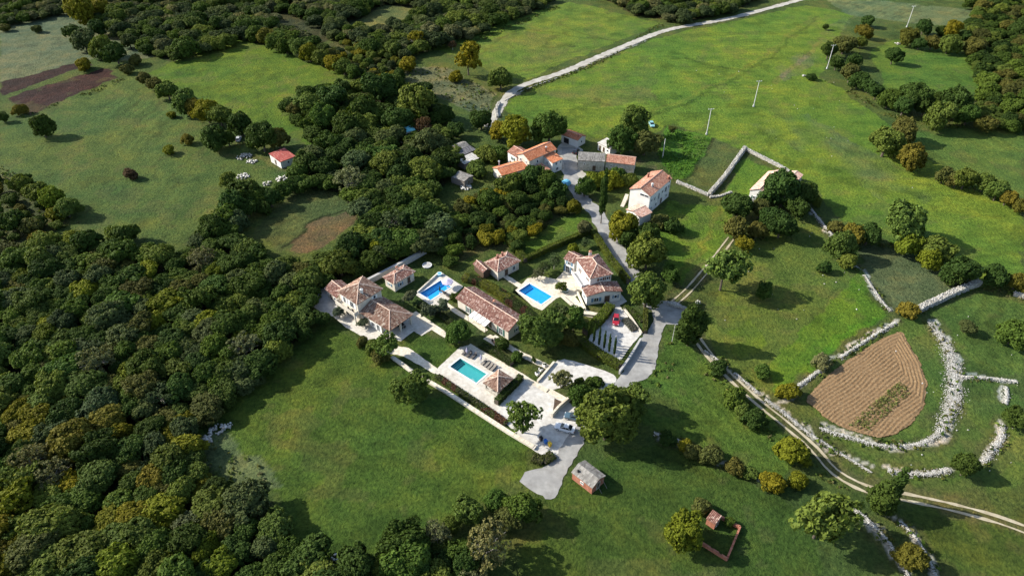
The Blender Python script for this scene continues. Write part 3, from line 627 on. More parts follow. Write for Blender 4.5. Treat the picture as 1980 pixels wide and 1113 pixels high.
p, L, W, tp_ = vol(t, (692.4, 602.7), (753, 639.8), (797.7, 606.5), 3.1, 'hip_end', 1.75, 'plaster_cream', 'tile_villa', cut=3.4, row=.56, wins=((0, .22, 1.25, 1.0, 2.1, 'door'), (0, .62, 1.5, 1.2, 1.3), (0, .88, 1.25, 1.1, 2.1), (1, .3, 1.2, 1.4, 2.2), (1, .75, 1.25, 1.0, 2.1, 'door')), shutter='frame_white')
rz = math.atan2((p(1, 0, 0)-p(0, 0, 0)).y, (p(1, 0, 0)-p(0, 0, 0)).x)
for u, v in ((L-.6, .6), (L-.6, W-.6), (L-.6, W/2)):
    b = MB(); b.box(p(u, v, 1.45), (.42, .42, 2.9), rz); b.box(p(u, v, 2.85), (.55, .55, .12), rz); b.build('porch_column', 'plaster_cream', t)
PORCH = [p(L-1.6, W*.62, 0)+t.location, p(L+1.2, W*.8, 0)+t.location]
vol(t, (626.7, 557.2), (650, 576), 5.2, 2.9, 'gable_x', 1.2, 'plaster_cream', 'tile_mottled', wins=((0, .4, 1.2, .9, 2.0, 'door'), (0, .75, 1.5, .8, .9)))
# ---- annex by the first pool
t = house('annex', 'small tiled annex with dark door beside the blue pool with lilac parasol', (770, 545))
p, L, W, tp_ = vol(t, (739.6, 535.8), (761.8, 549.6), (803, 524.4), 3.0, 'hip', 1.0, 'plaster_cream', 'tile_mottled', wins=((1, .72, 1.2, 1.1, 2.1, 'door'), (1, .3, 1.5, .8, 1.0), (0, .5, 1.5, .8, .8)), shutter='shutter_blue')
chimney(t, p, L*.25, W*.55, 3.8, .8, .55)
# ---- long house with white awnings
t = house('long_house', 'long low house with mottled tile gable roof and four white awning panels', (940, 625))
p, L, W, tp_ = vol(t, (880.5, 576), (982.8, 641.8), (1017, 615.3), 3.1, 'gable_x', 1.6, 'plaster_cream', 'tile_mottled', wins=((0, .22, 1.35, .9, 1.9), (0, .38, 1.3, 1.2, 2.1), (0, .52, 1.3, 1.6, 2.1), (0, .66, 1.3, 1.0, 2.1, 'door'), (0, .86, 1.3, 1.2, 2.1), (1, .5, 1.6, .8, .9), (3, .5, 1.3, 1.0, 2.0, 'door')), shutter='shutter_green')
chimney(t, p, L*.52, W*.66, 4.0, 1.1, .7, 'stone_wallm')
rz = math.atan2((p(1, 0, 0)-p(0, 0, 0)).y, (p(1, 0, 0)-p(0, 0, 0)).x); fr_ = MB()
for i in range(4):
    b = MB(); u = L*.36+i*1.55; q = [p(u, .25, 2.75), p(u+1.3, .25, 2.75), p(u+1.3, -1.9, 2.25), p(u, -1.9, 2.25)][::-1]
    b.hexa([v-Vector((0, 0, .05)) for v in q], q); b.build('awning_panel', 'cloth_white', t)
for u in (L*.36-.15, L*.36+6.2):
    b = MB(); q = p(u, -1.9, 0); b.tube((q.x, q.y, 0), (q.x, q.y, 2.25), .06); b.build('awning_post', 'timber_dark', t)
for i in range(5):
    b = MB(); u = L*.36+i*1.55-.12; b.tube(p(u, .3, 2.72), p(u, -1.95, 2.2), .05, k=6); b.build('awning_rafter', 'timber_dark', t)
# ---- gazebo
t = house('gazebo', 'open square gazebo with pyramid tile roof at the end of teal pool', (962, 750), 'gazebo')
p, L, W, tp_ = vol(t, (933.3, 739.3), (962.3, 757.6), (992.9, 731.6), 2.4, 'pyramid', 1.35, '', 'tile_villa', walls=False, row=.5)
rz = math.atan2((p(1, 0, 0)-p(0, 0, 0)).y, (p(1, 0, 0)-p(0, 0, 0)).x)
for u, v in ((.5, .5), (L-.5, .5), (L-.5, W-.5), (.5, W-.5)):
    b = MB(); b.box(p(u, v, 1.15), (.34, .34, 2.3), rz); b.build('column', 'stone_wallm', t)
for u, v, sx, sy in ((L/2, .5, L-1.4, .3), (L-.5, W/2, .3, W-1.4)):
    b = MB(); b.box(p(u, v, .45), (sx, sy, .9), rz); b.build('low_wall', 'stone_wallm', t)
GAZ = p(L*.45, W*.5, 0)+t.location
# ---- annex by the second pool
t = house('annex', 'small tiled annex with two chimneys and lean-to reached by a short path', (965, 520))
p, L, W, tp_ = vol(t, (936, 507.4), (962, 526.5), (1001.3, 500.2), 3.0, 'hip', 1.25, 'plaster_cream', 'tile_mottled', wins=((1, .75, 1.4, 1.0, 1.4), (1, .4, 1.2, 1.2, 2.1, 'door')))
chimney(t, p, L*.3, W*.42, 4.0, .8, .6, 'brick_red'); chimney(t, p, L*.3, W*.62, 4.0, .9, .5, 'brick_red')
vol(t, (914, 509.6), (934, 527.6), 2.6, 2.3, 'gable_x', .7, 'timber_dark', 'tile_mottled', oh=.3)
b = MB(); q = p(L, .2, 0); b.tube((q.x, q.y, 0), (q.x, q.y, 3.0), .09); b.build('corner_post', 'concrete', t)
# ---- white house with blue table
t = house('white_house', 'white two-storey house with stepped mottled tile roofs above the driveway', (1150, 570))
p, L, W, tp_ = vol(t, (1113.6, 499.5), (1140.6, 538.8), (1183.2, 526.5), 6.2, 'hip', 1.7, 'plaster_white', 'tile_mottled', oh=.3, wins=((0, .25, 3.9, .9, 1.5), (0, .8, 4.6, .8, 1.1), (1, .5, 5.0, .9, .9), (1, .82, 5.0, .7, .9)), shutter='shutter_brown')
chimney(t, p, L*.04, W*.6, 6.5, 1.3, .7, 'plaster_white')
b = MB(); rz = math.atan2((p(1, 0, 0)-p(0, 0, 0)).y, (p(1, 0, 0)-p(0, 0, 0)).x); b.box(p(L*.55, -.8, 2.9), (L*.75, 2.2, .2), rz); bal = b.build('balcony', 'plaster_white', t)
b = MB(); b.box(p(L*.55, -1.85, 3.4), (L*.75, .12, .9), rz); b.box(p(L*.92, -.8, 3.4), (.12, 2.0, .9), rz); b.build('parapet', 'plaster_white', bal)
vol(t, (1123.7, 553.4), (1133.8, 573.6), (1200, 556.8), 3.2, 'gable_x', 1.0, 'plaster_white', 'tile_mottled', oh=.3, wins=((1, .28, 1.5, 1.3, 1.3), (1, .6, 1.25, 1.5, 2.2, 'door'), (1, .85, 1.6, .8, 1.0), (0, .5, 1.5, .9, 1.2)), shutter='shutter_blue')
vol(t, (1089.5, 499.5), (1111, 509.6), 4.6, 4.4, 'gable_x', 1.1, 'plaster_white', 'tile_mottled', oh=.3, wins=((0, .35, 1.3, 1.2, 2.1), (0, .75, 1.3, 1.0, 2.1, 'door'), (0, .5, 3.4, 1.0, 1.0)), shutter='shutter_blue')
# ---- village: white house with orange roofs
t = house('village_house', 'rambling white village house with several orange tiled roofs', (1030, 330))
p, L, W, tp_ = vol(t, (1023.4, 311.5), (1077, 288.3), 6.6, 5.8, 'gable_x', 1.6, 'plaster_cream', 'tile_orange', oh=.25, wins=((3, .3, 4.6, .9, 1.2), (3, .75, 4.6, .5, .8), (0, .3, 4.2, .8, 1.1), (0, .25, 1.6, .9, 1.2), (1, .5, 4.2, .9, 1.1)), ridge='tile_pink')
chimney(t, p, L*.66, W*.14, 6.2, 1.5, .5, 'brick_red', 'plaster_white')
vol(t, (980.5, 293.3), (998.7, 303.9), 6.0, 5.0, 'gable_x', 1.3, 'plaster_white', 'tile_brown', oh=.2, wins=((0, .6, 3.4, 1.1, 1.2), (0, .3, 1.2, .9, 1.9, 'door'), (3, .5, 3.2, .9, 1.1)), shutter='shutter_green', ridge='tile_pink')
p, L, W, tp_ = vol(t, (970.4, 339.8), (1022.4, 325), 6.6, 3.0, 'gable_x', 1.2, 'plaster_cream', 'tile_orange', oh=.25, wins=((3, .3, 1.5, .9, 1.1), (3, .7, 1.2, .9, 2.0, 'door'), (0, .3, 1.5, .9, 1.0), (0, .7, 1.5, .9, 1.0)), ridge='tile_pink')
chimney(t, p, L*.2, W*.85, 3.4, 1.8, .4, 'plaster_white', 'plaster_white')
vol(t, (1068.4, 315.6), (1088.6, 307), 5.6, 4.2, 'shed_y', 1.3, 'plaster_white', 'tile_orange', oh=.2, wins=((0, .4, 3.3, .9, 1.1), (0, .5, 1.2, 1.1, 1.1), (0, .85, 3.2, .6, .9), (3, .5, 3.2, .6, 1.2)))
vol(t, (1050.2, 335.2), (1064.3, 326.7), 4.0, 2.7, 'shed_y', 1.0, 'plaster_cream', 'tile_brown', oh=.2, wins=((0, .5, 1.2, .9, 1.9, 'door'),))
# ---- garage, white shed
t = house('garage', 'white garage with red-brown tile roof at the head of village yard', (1100, 275), 'garage')
p, L, W, tp_ = vol(t, (1084.3, 259.7), (1117.4, 271.8), 5.2, 3.0, 'gable_x', .9, 'plaster_white', 'tile_orange', oh=.2, wins=((0, .32, 1.2, 2.4, 2.2, 'garage_door'), (1, .5, 1.6, .8, .9)), ridge='tile_pink')
chimney(t, p, L*.86, W*.3, 3.6, .9, .55, 'brick_red')
t = house('white_shed', 'low white shed with pale flat roof half under the big village tree', (1168, 285), 'shed')
vol(t, (1155, 276), (1180, 288), 5.0, 2.8, 'shed_y', .5, 'plaster_white', 'slab_pale', oh=.2, slab=True, row=.9, wins=((0, .2, 1.2, .9, 1.9, 'door'), (0, .5, 1.2, .9, 1.9, 'door'), (0, .8, 1.5, .8, .8), (3, .5, 1.2, 1.0, 2.0, 'door')))
# ---- stone barn
t = house('stone_barn', 'long grey stone barn, half slab-roofed, half old tiles', (1175, 335), 'barn')
vol(t, (1117.4, 309.8), (1170, 312.6), 6.4, 4.0, 'gable_x', 1.5, 'stone_wallm', 'slab_grey', oh=.12, slab=True, row=.7, wins=((0, .62, 1.2, 1.2, 2.1, 'door'), (0, .25, 2.6, .6, .7)), ridge=None)
vol(t, (1170.5, 312.8), (1227.3, 319.5), 6.2, 3.8, 'gable_x', 1.4, 'stone_wallm', 'tile_brown', oh=.12, wins=((0, .55, 1.2, 1.4, 2.1, 'door'), (0, .2, 2.4, .6, .7), (1, .5, 1.5, .8, .8)))
# ---- big white farmhouse
t = house('farmhouse', 'tall white farmhouse with brown-red gable roof, its long wall shaded', (1260, 395))
p, L, W, tp_ = vol(t, (1216.8, 365.6), (1258, 380), (1302.5, 345.4), 6.8, 'gable_y', 1.7, 'plaster_white', 'tile_brown', oh=.25, wins=((0, .72, 6.3, 3.0, .8), (1, .1, 4.6, .9, 1.1), (1, .25, 4.2, .9, 1.3), (1, .45, 3.8, 1.0, 2.4), (1, .62, 4.4, .9, 1.3), (1, .78, 4.2, 1.4, 2.0), (1, .92, 4.4, .9, 1.3), (1, .12, 1.5, .9, 1.2), (1, .35, 1.5, .9, 1.2), (1, .6, 1.2, 1.0, 2.0, 'door'), (1, .85, 1.5, .9, 1.2), (3, .4, 4.4, .9, 1.2)), ridge='tile_pink')
chimney(t, p, L*.22, W*.62, 7.6, 1.2, .55, 'brick_red'); chimney(t, p, L*.74, W*.3, 7.4, 1.2, .55, 'plaster_white', 'plaster_white'); chimney(t, p, L*.93, W*.9, 6.9, 1.0, .7, 'brick_red')
vol(t, (1210, 405), (1237.8, 421.4), (1254, 406), 3.0, 'gable_y', .9, 'plaster_white', 'tile_pink', oh=.25, wins=((0, .5, 1.2, 1.4, 2.1, 'door'),))
q0, q1 = at(1203, 399), at(1211, 385); b = MB()
for k_ in range(10):
    c = q0.lerp(q1, k_/9)-t.location; b.box((c.x, c.y, .085*(k_+1)), (1.1, .62, .17*(k_+1)), math.atan2((q1-q0).y, (q1-q0).x)+math.pi/2)
b.build('stair', 'plaster_cream', t)
# ---- sheds
t = house('shed', 'dark grey lean-to shed cluster with black sloping panel', (905, 310), 'shed')
vol(t, (890, 303), (920, 289), 4.5, 2.9, 'shed_y', .8, 'timber_grey', 'slab_dark', oh=.15, slab=True, row=.8, wins=((0, .4, 1.2, .9, 1.9, 'door'),))
vol(t, (884, 290), (908, 281), 4.2, 3.5, 'gable_x', .7, 'plaster_cream', 'slab_grey', oh=.15, slab=True, row=.8, ridge=None)
vol(t, (898, 318), (928, 305), 4.2, 2.2, 'shed_y', .5, 'timber_grey', 'slab_pale', oh=.15, slab=True, row=.8)
t = house('shed', 'small grey plank-roofed shed alone among the village shrubs', (890, 350), 'shed')
vol(t, (871, 341), (898, 351), (912, 338.7), 2.4, 'gable_x', .5, 'timber_grey', 'slab_grey', oh=.15, slab=True, row=.9, ridge=None, wins=((1, .5, 1.0, .9, 1.7, 'door'),))
t = house('shed', 'whitewashed shed with faded red roof among trees and rubbish piles', (540, 315), 'shed')
vol(t, (520, 300), (541.5, 313.5), (562, 296), 2.7, 'shed_x', .6, 'plaster_white', 'tile_red', oh=.2, slab=True, row=.8, wins=((0, .5, 1.2, .9, 1.9, 'door'), (1, .5, 1.5, .8, .8)))
t = house('brick_shed', 'red brick shed with weathered grey gable roof beside the drive', (1135, 935), 'shed')
p, L, W, tp_ = vol(t, (1104.6, 912.2), (1145.5, 943.8), (1169.2, 918), 2.2, 'gable_x', .95, 'brick_red', 'slab_grey', oh=.18, slab=True, row=.55, wins=((1, .5, 1.05, 1.0, 1.9, 'door'), (0, .5, 1.2, .7, .6)), ridge=None)
b = MB(); b.tube(p(L*.2, W*.2, 2.4), p(L*.2, W*.2, 3.0), .22, k=10); b.build('vent', 'metal_dark', t)
for s_ in (.35, .75):
    b = MB(); b.tube(p(L+.05, W*s_, 2.0), p(L+1.1, W*s_+.3, 0), .05); b.build('prop', 'timber_grey', t)
t = house('roadside_house', 'white gabled cottage with pink tile roof at the walled paddock', (1480, 375))
p, L, W, tp_ = vol(t, (1486, 331), (1449.5, 367.3), 6.2, 3.8, 'gable_x', 1.5, 'plaster_white', 'tile_pink', oh=.2, wins=((1, .3, 1.6, .9, 1.1), (1, .7, 1.3, .9, 2.0, 'door'), (0, .5, 1.6, .9, 1.1)), shutter='shutter_green')
chimney(t, p, L*.3, W*.7, 4.9, .9, .6)
vol(t, (1528, 330), (1514, 344), 4.5, 2.6, 'gable_x', .7, 'stone_wallm', 'tile_pink', oh=.15)
# ---- brick ruin
t = house('brick_ruin', 'roofless red brick enclosure with small tiled corner hut under shrub', (1395, 1040), 'ruin')
pts = [at(1356, 1052), at(1404.6, 1083), at(1429.7, 1021.6), at(1394.5, 1002.8)]
cs = sum((Vector(q) for q in pts), Vector())/4
for (a_, c_) in zip(pts[:-1], pts[1:]):
    d = c_-a_; Ln = d.length; d.normalize(); rz = math.atan2(d.y, d.x); wl = empty('wall', (0, 0, 0), parent=t)
    for cr in range(5):
        n_ = int(Ln/.5)
        for i in range(n_):
            if cr > 2 and (i*7+int(Ln*3)) % 11 < cr-1: continue
            b = MB() if i == 0 and cr == 0 else b
            q = a_+d*((i+.5+(.25 if cr % 2 else 0))*Ln/n_)-t.location; b.box((q.x, q.y, .09+cr*.17), (Ln/n_-.02, .36, .16), rz+random.uniform(-.02, .02), random.random())
    b.build('bricks', 'brick_red', wl)['kind'] = 'stuff'
vol(t, (1365.6, 1001.5), (1383.8, 1014), (1391.4, 996.5), 1.8, 'shed_y', .4, 'brick_red', 'tile_mottled', oh=.12, wins=((1, .5, .9, .8, 1.5, 'door'),))
# ================================================================ trees and shrubs
def crown_arrays(seed, nl, rl, nleaf, leaf, rad=(1, 1, .8), zc=1.25, core=.72, droop=.25, jit=.7, cone=None):
    g = np.random.default_rng(seed); rad = np.array(rad)
    d = g.normal(size=(nl, 3)); d /= np.linalg.norm(d, axis=1)[:, None]; d[:, 2] = np.where((d[:, 2] < -.55) & (not cone), -d[:, 2], d[:, 2])
    rr = g.uniform(.35, 1.0, nl)**.6; lr = g.uniform(rl*.7, rl*1.25, nl)
    c = d*rr[:, None]*(1-lr[:, None]*.7)*rad*g.uniform(.74, 1.18, (nl, 1))
    if cone: c[:, :2] *= np.clip(1-(c[:, 2:3]/rad[2]+1)/2*cone, .12, 1)
    c = np.r_[c, [[0, 0, -.1]]]; lr = np.r_[lr, rl*1.15]; nl += 1
    wob = g.normal(size=(5, 3)); sq = np.array([1, 1, .85])
    k = int(nleaf/18*2.6); li = g.choice(nl, k, p=lr**2/(lr**2).sum()); u = g.normal(size=(k, 3)); u /= np.linalg.norm(u, axis=1)[:, None]
    pos = c[li]+u*lr[li][:, None]*g.uniform(.85, 1.05, (k, 1))*sq
    dd = np.linalg.norm((pos[:, None, :]-c[None])/sq, axis=2)/lr[None]; dd[np.arange(k), li] = 9
    keep = (dd.min(1) > .84) & ((u[:, 2] > -.5) | (g.random(k) < .35)); pos, u, li = pos[keep][:nleaf//18], u[keep][:nleaf//18], li[keep][:nleaf//18]
    nc = len(pos); ci = np.repeat(np.arange(nc), 18); k = len(ci); u2 = g.normal(size=(k, 3)); u2 /= np.linalg.norm(u2, axis=1)[:, None]; u2 = np.where(((u2*u[ci]).sum(1) < -.2)[:, None], -u2, u2)
    rc = g.uniform(.7, 1.45, nc)[ci][:, None]*leaf*1.75; cu = u[ci]; pc = pos[ci]; pos = pc+u2*rc*g.uniform(.55, 1.05, (k, 1)); cl_r = g.uniform(0, 1, nc)[ci]; li = li[ci]
    nrm = u2*.75+cu*.45+pos/np.linalg.norm(pos, axis=1)[:, None]*.2+g.normal(size=(k, 3))*jit+np.array([0, 0, .2]); nrm /= np.linalg.norm(nrm, axis=1)[:, None]
    a = np.cross(nrm, g.normal(size=(k, 3))); a /= np.linalg.norm(a, axis=1)[:, None]; b_ = np.cross(nrm, a)
    sz = (leaf*g.uniform(.6, 1.35, k))[:, None]
    V = np.stack([pos-a*sz, pos-b_*sz*.62-nrm*sz*droop, pos+a*sz, pos+b_*sz*.62+nrm*sz*droop*.5], 1).reshape(-1, 3)
    F = np.arange(4*k).reshape(-1, 4); lb = g.uniform(.15, .85, nl); rnd = np.clip(lb[li]*.35+cl_r*.4+g.uniform(0, .3, k), 0, 1)
    if core:
        ico = bmesh.new(); bmesh.ops.create_icosphere(ico, subdivisions=1, radius=1); iv = np.array([v.co[:] for v in ico.verts]); it = np.array([[v.index for v in f.verts] for f in ico.faces]); ico.free()
        for i in range(nl):
            o = len(V); V = np.r_[V, c[i]+iv*lr[i]*core*sq*g.uniform(.85, 1.05, (len(iv), 1))]; F = np.r_[F, np.c_[it+o, it[:, 0]+o][:, [0, 1, 2, 2]]]; rnd = np.r_[rnd, np.full(len(it), .3)]
    V = V+np.array([0, 0, zc])
    return V, F, rnd
def crown_mesh(name, arr):
    V, F, rnd = arr; tri = F[:, 2] == F[:, 3]; me = bpy.data.meshes.new(name); sizes = np.where(tri, 3, 4); flat_ = np.concatenate([F[~tri].ravel(), F[tri][:, :3].ravel()]); sizes = np.r_[np.full((~tri).sum(), 4), np.full(tri.sum(), 3)]
    me.vertices.add(len(V)); me.vertices.foreach_set('co', np.ascontiguousarray(V, np.float32).ravel()); me.loops.add(len(flat_)); me.loops.foreach_set('vertex_index', flat_.astype(np.int32))
    me.polygons.add(len(sizes)); me.polygons.foreach_set('loop_start', np.r_[0, np.cumsum(sizes)[:-1]].astype(np.int32)); me.update(calc_edges=True)
    a = me.attributes.new('rnd', 'FLOAT', 'FACE'); a.data.foreach_set('value', np.r_[rnd[~tri], rnd[tri]].astype(np.float32)); me.materials.append(M['leaf']); return me
def trunk_mesh(name, seed, zc, m='bark', r=.085, limbs=6, spread=.62, top=1.2, k=7):
    g = random.Random(seed); b = MB(); z1 = zc*.55; p0 = Vector((0, 0, -.08)); p1 = Vector((g.uniform(-.05, .05), g.uniform(-.05, .05), z1)); b.tube(p0, p1, r, r*.72, k)
    p2 = p1+Vector((g.uniform(-.1, .1), g.uniform(-.1, .1), zc*.65)); b.tube(p1, p2, r*.72, r*.22, k)
    for i in range(limbs):
        an = i*2*math.pi/limbs+g.uniform(-.4, .4); s0 = p1.lerp(p2, g.uniform(0, .6)); q = Vector((math.cos(an)*spread*g.uniform(.7, 1.1), math.sin(an)*spread*g.uniform(.7, 1.1), zc*g.uniform(.85, 1.25)*top/1.2))
        md = s0.lerp(q, .5)+Vector((0, 0, .06)); b.tube(s0, md, r*.42, r*.28, 5); b.tube(md, q, r*.28, r*.1, 5)
        for j in range(2):
            q2 = md+Vector((g.uniform(-.3, .3), g.uniform(-.3, .3), g.uniform(.1, .35))); b.tube(md, q2, r*.2, r*.06, 4)
    me = b.mesh(name); me.materials.append(M[m]); return me
PROTO = {}
for i in range(6): PROTO['tree%d' % i] = (crown_mesh('crown', crown_arrays(100+i, 26+3*(i % 3), .34, 8600, .072, (1, 1, .85), .84)), trunk_mesh('trunk', i, .84))
for i in range(2): PROTO['round%d' % i] = (crown_mesh('crown', crown_arrays(200+i, 40, .29, 9800, .058, (1, 1, .92), .94, .8)), trunk_mesh('trunk', 20+i, .94))
for i in range(2): PROTO['sparse%d' % i] = (crown_mesh('crown', crown_arrays(300+i, 30, .26, 3800, .055, (1, 1, .85), 1.05, .0, jit=1.0)), trunk_mesh('trunk', 30+i, 1.05, 'bark_pale', .07, 11, .8))
for i in range(2): PROTO['loose%d' % i] = (crown_mesh('crown', crown_arrays(400+i, 22, .27, 3000, .085, (1, 1, .95), 1.12, .45, jit=.8)), trunk_mesh('trunk', 40+i, 1.12, 'bark', .06, 9, .7))
for i in range(3): PROTO['bush%d' % i] = (crown_mesh('foliage', crown_arrays(500+i, 14, .42, 3600, .10, (1, 1, .72), .62, .72)), trunk_mesh('stem', 50+i, .5, 'bark', .06, 4, .5))
PROTO['cypress0'] = (crown_mesh('crown', crown_arrays(600, 46, .42, 6000, .09, (.75, .75, 3.3), 3.0, .85, cone=.55)), trunk_mesh('trunk', 60, 1.4, 'bark', .12, 0))
PROTO['conifer0'] = (crown_mesh('crown', crown_arrays(610, 40, .36, 7600, .075, (.95, .95, 1.5), 1.32, .8, cone=.6)), trunk_mesh('trunk', 61, 1.2, 'bark', .1, 3))
PAL = {'g': (.068, .110, .018), 'd': (.045, .077, .015), 'y': (.175, .160, .013), 'l': (.100, .136, .025), 'o': (.128, .116, .018), 's': (.140, .145, .060), 'v': (.076, .102, .036), 'b': (.092, .096, .024), 'r': (.100, .058, .028), 'e': (.105, .120, .066), 'm': (.135, .160, .014)}
def tint(k, j=.22):
    c = PAL[k]; f = random.uniform(1-j, 1+j); h = random.uniform(-.12, .12)
    return (c[0]*f*(1+h), c[1]*f, c[2]*f*(1-h), 1)
def plant(name, proto, loc, r, hs, colr, label, cat, group=None, rz=None):
    cr, tr = PROTO[proto]; o = empty(name, loc, random.uniform(0, 6.28) if rz is None else rz); q_ = random.uniform(.86, 1.16) if name != 'cypress' else 1.0; o.scale = (r*q_, r/q_, r*hs)
    nm = cr.name.split('.')[0]
    c = link(nm, cr, None, o); c.color = colr; s = link(tr.name.split('.')[0], tr, None, o)
    return tag(o, label, cat, group)
PLANTED = []
def px_tree(x, y, w_, k, proto=None, hs=None, label='', group=None, name=None, cat=None):
    bush = (proto or '').startswith('bush')
    z = 0.0
    for _ in range(3):
        g = at(x, y, z); r = w_*mpp(g)/2; hs_ = hs or (random.uniform(.95, 1.15)); z = r*hs_*(.5 if bush else .85 if not (proto or '').startswith('cypress') else 3.0)
    r *= .88; PLANTED.append((g.x, g.y, r))
    if proto is None: proto = 'tree%d' % random.randrange(6)
    elif proto in ('bush', 'tree', 'round', 'sparse', 'loose'): proto += str(random.randrange({'bush': 3, 'tree': 6}.get(proto, 2)))
    return plant(name or ('bush' if bush else 'broadleaf_tree'), proto, (g.x, g.y, -.05), r, hs_, tint(k, .12), label, cat or ('bush' if bush else 'tree'), group)
COLW = {'g': 'green', 'd': 'dark green', 'y': 'yellowing', 'l': 'light olive', 'o': 'orange-brown', 's': 'pale thinning', 'v': 'grey-green', 'b': 'brownish', 'r': 'reddish', 'e': 'silvery', 'm': 'bright yellow-green'}
def row(items, where, proto=None, hs=None, name=None):
    for it in items:
        x, y, w_, k = it[:4]; w_ *= 1.16; pr = it[4] if len(it) > 4 else proto
        kind = 'bush' if (pr or '').startswith('bush') else 'tree'
        lb = '%s %s %s' % (COLW[k], kind, where); px_tree(x, y, w_, k, pr, hs, lb, 'plants '+where, name)
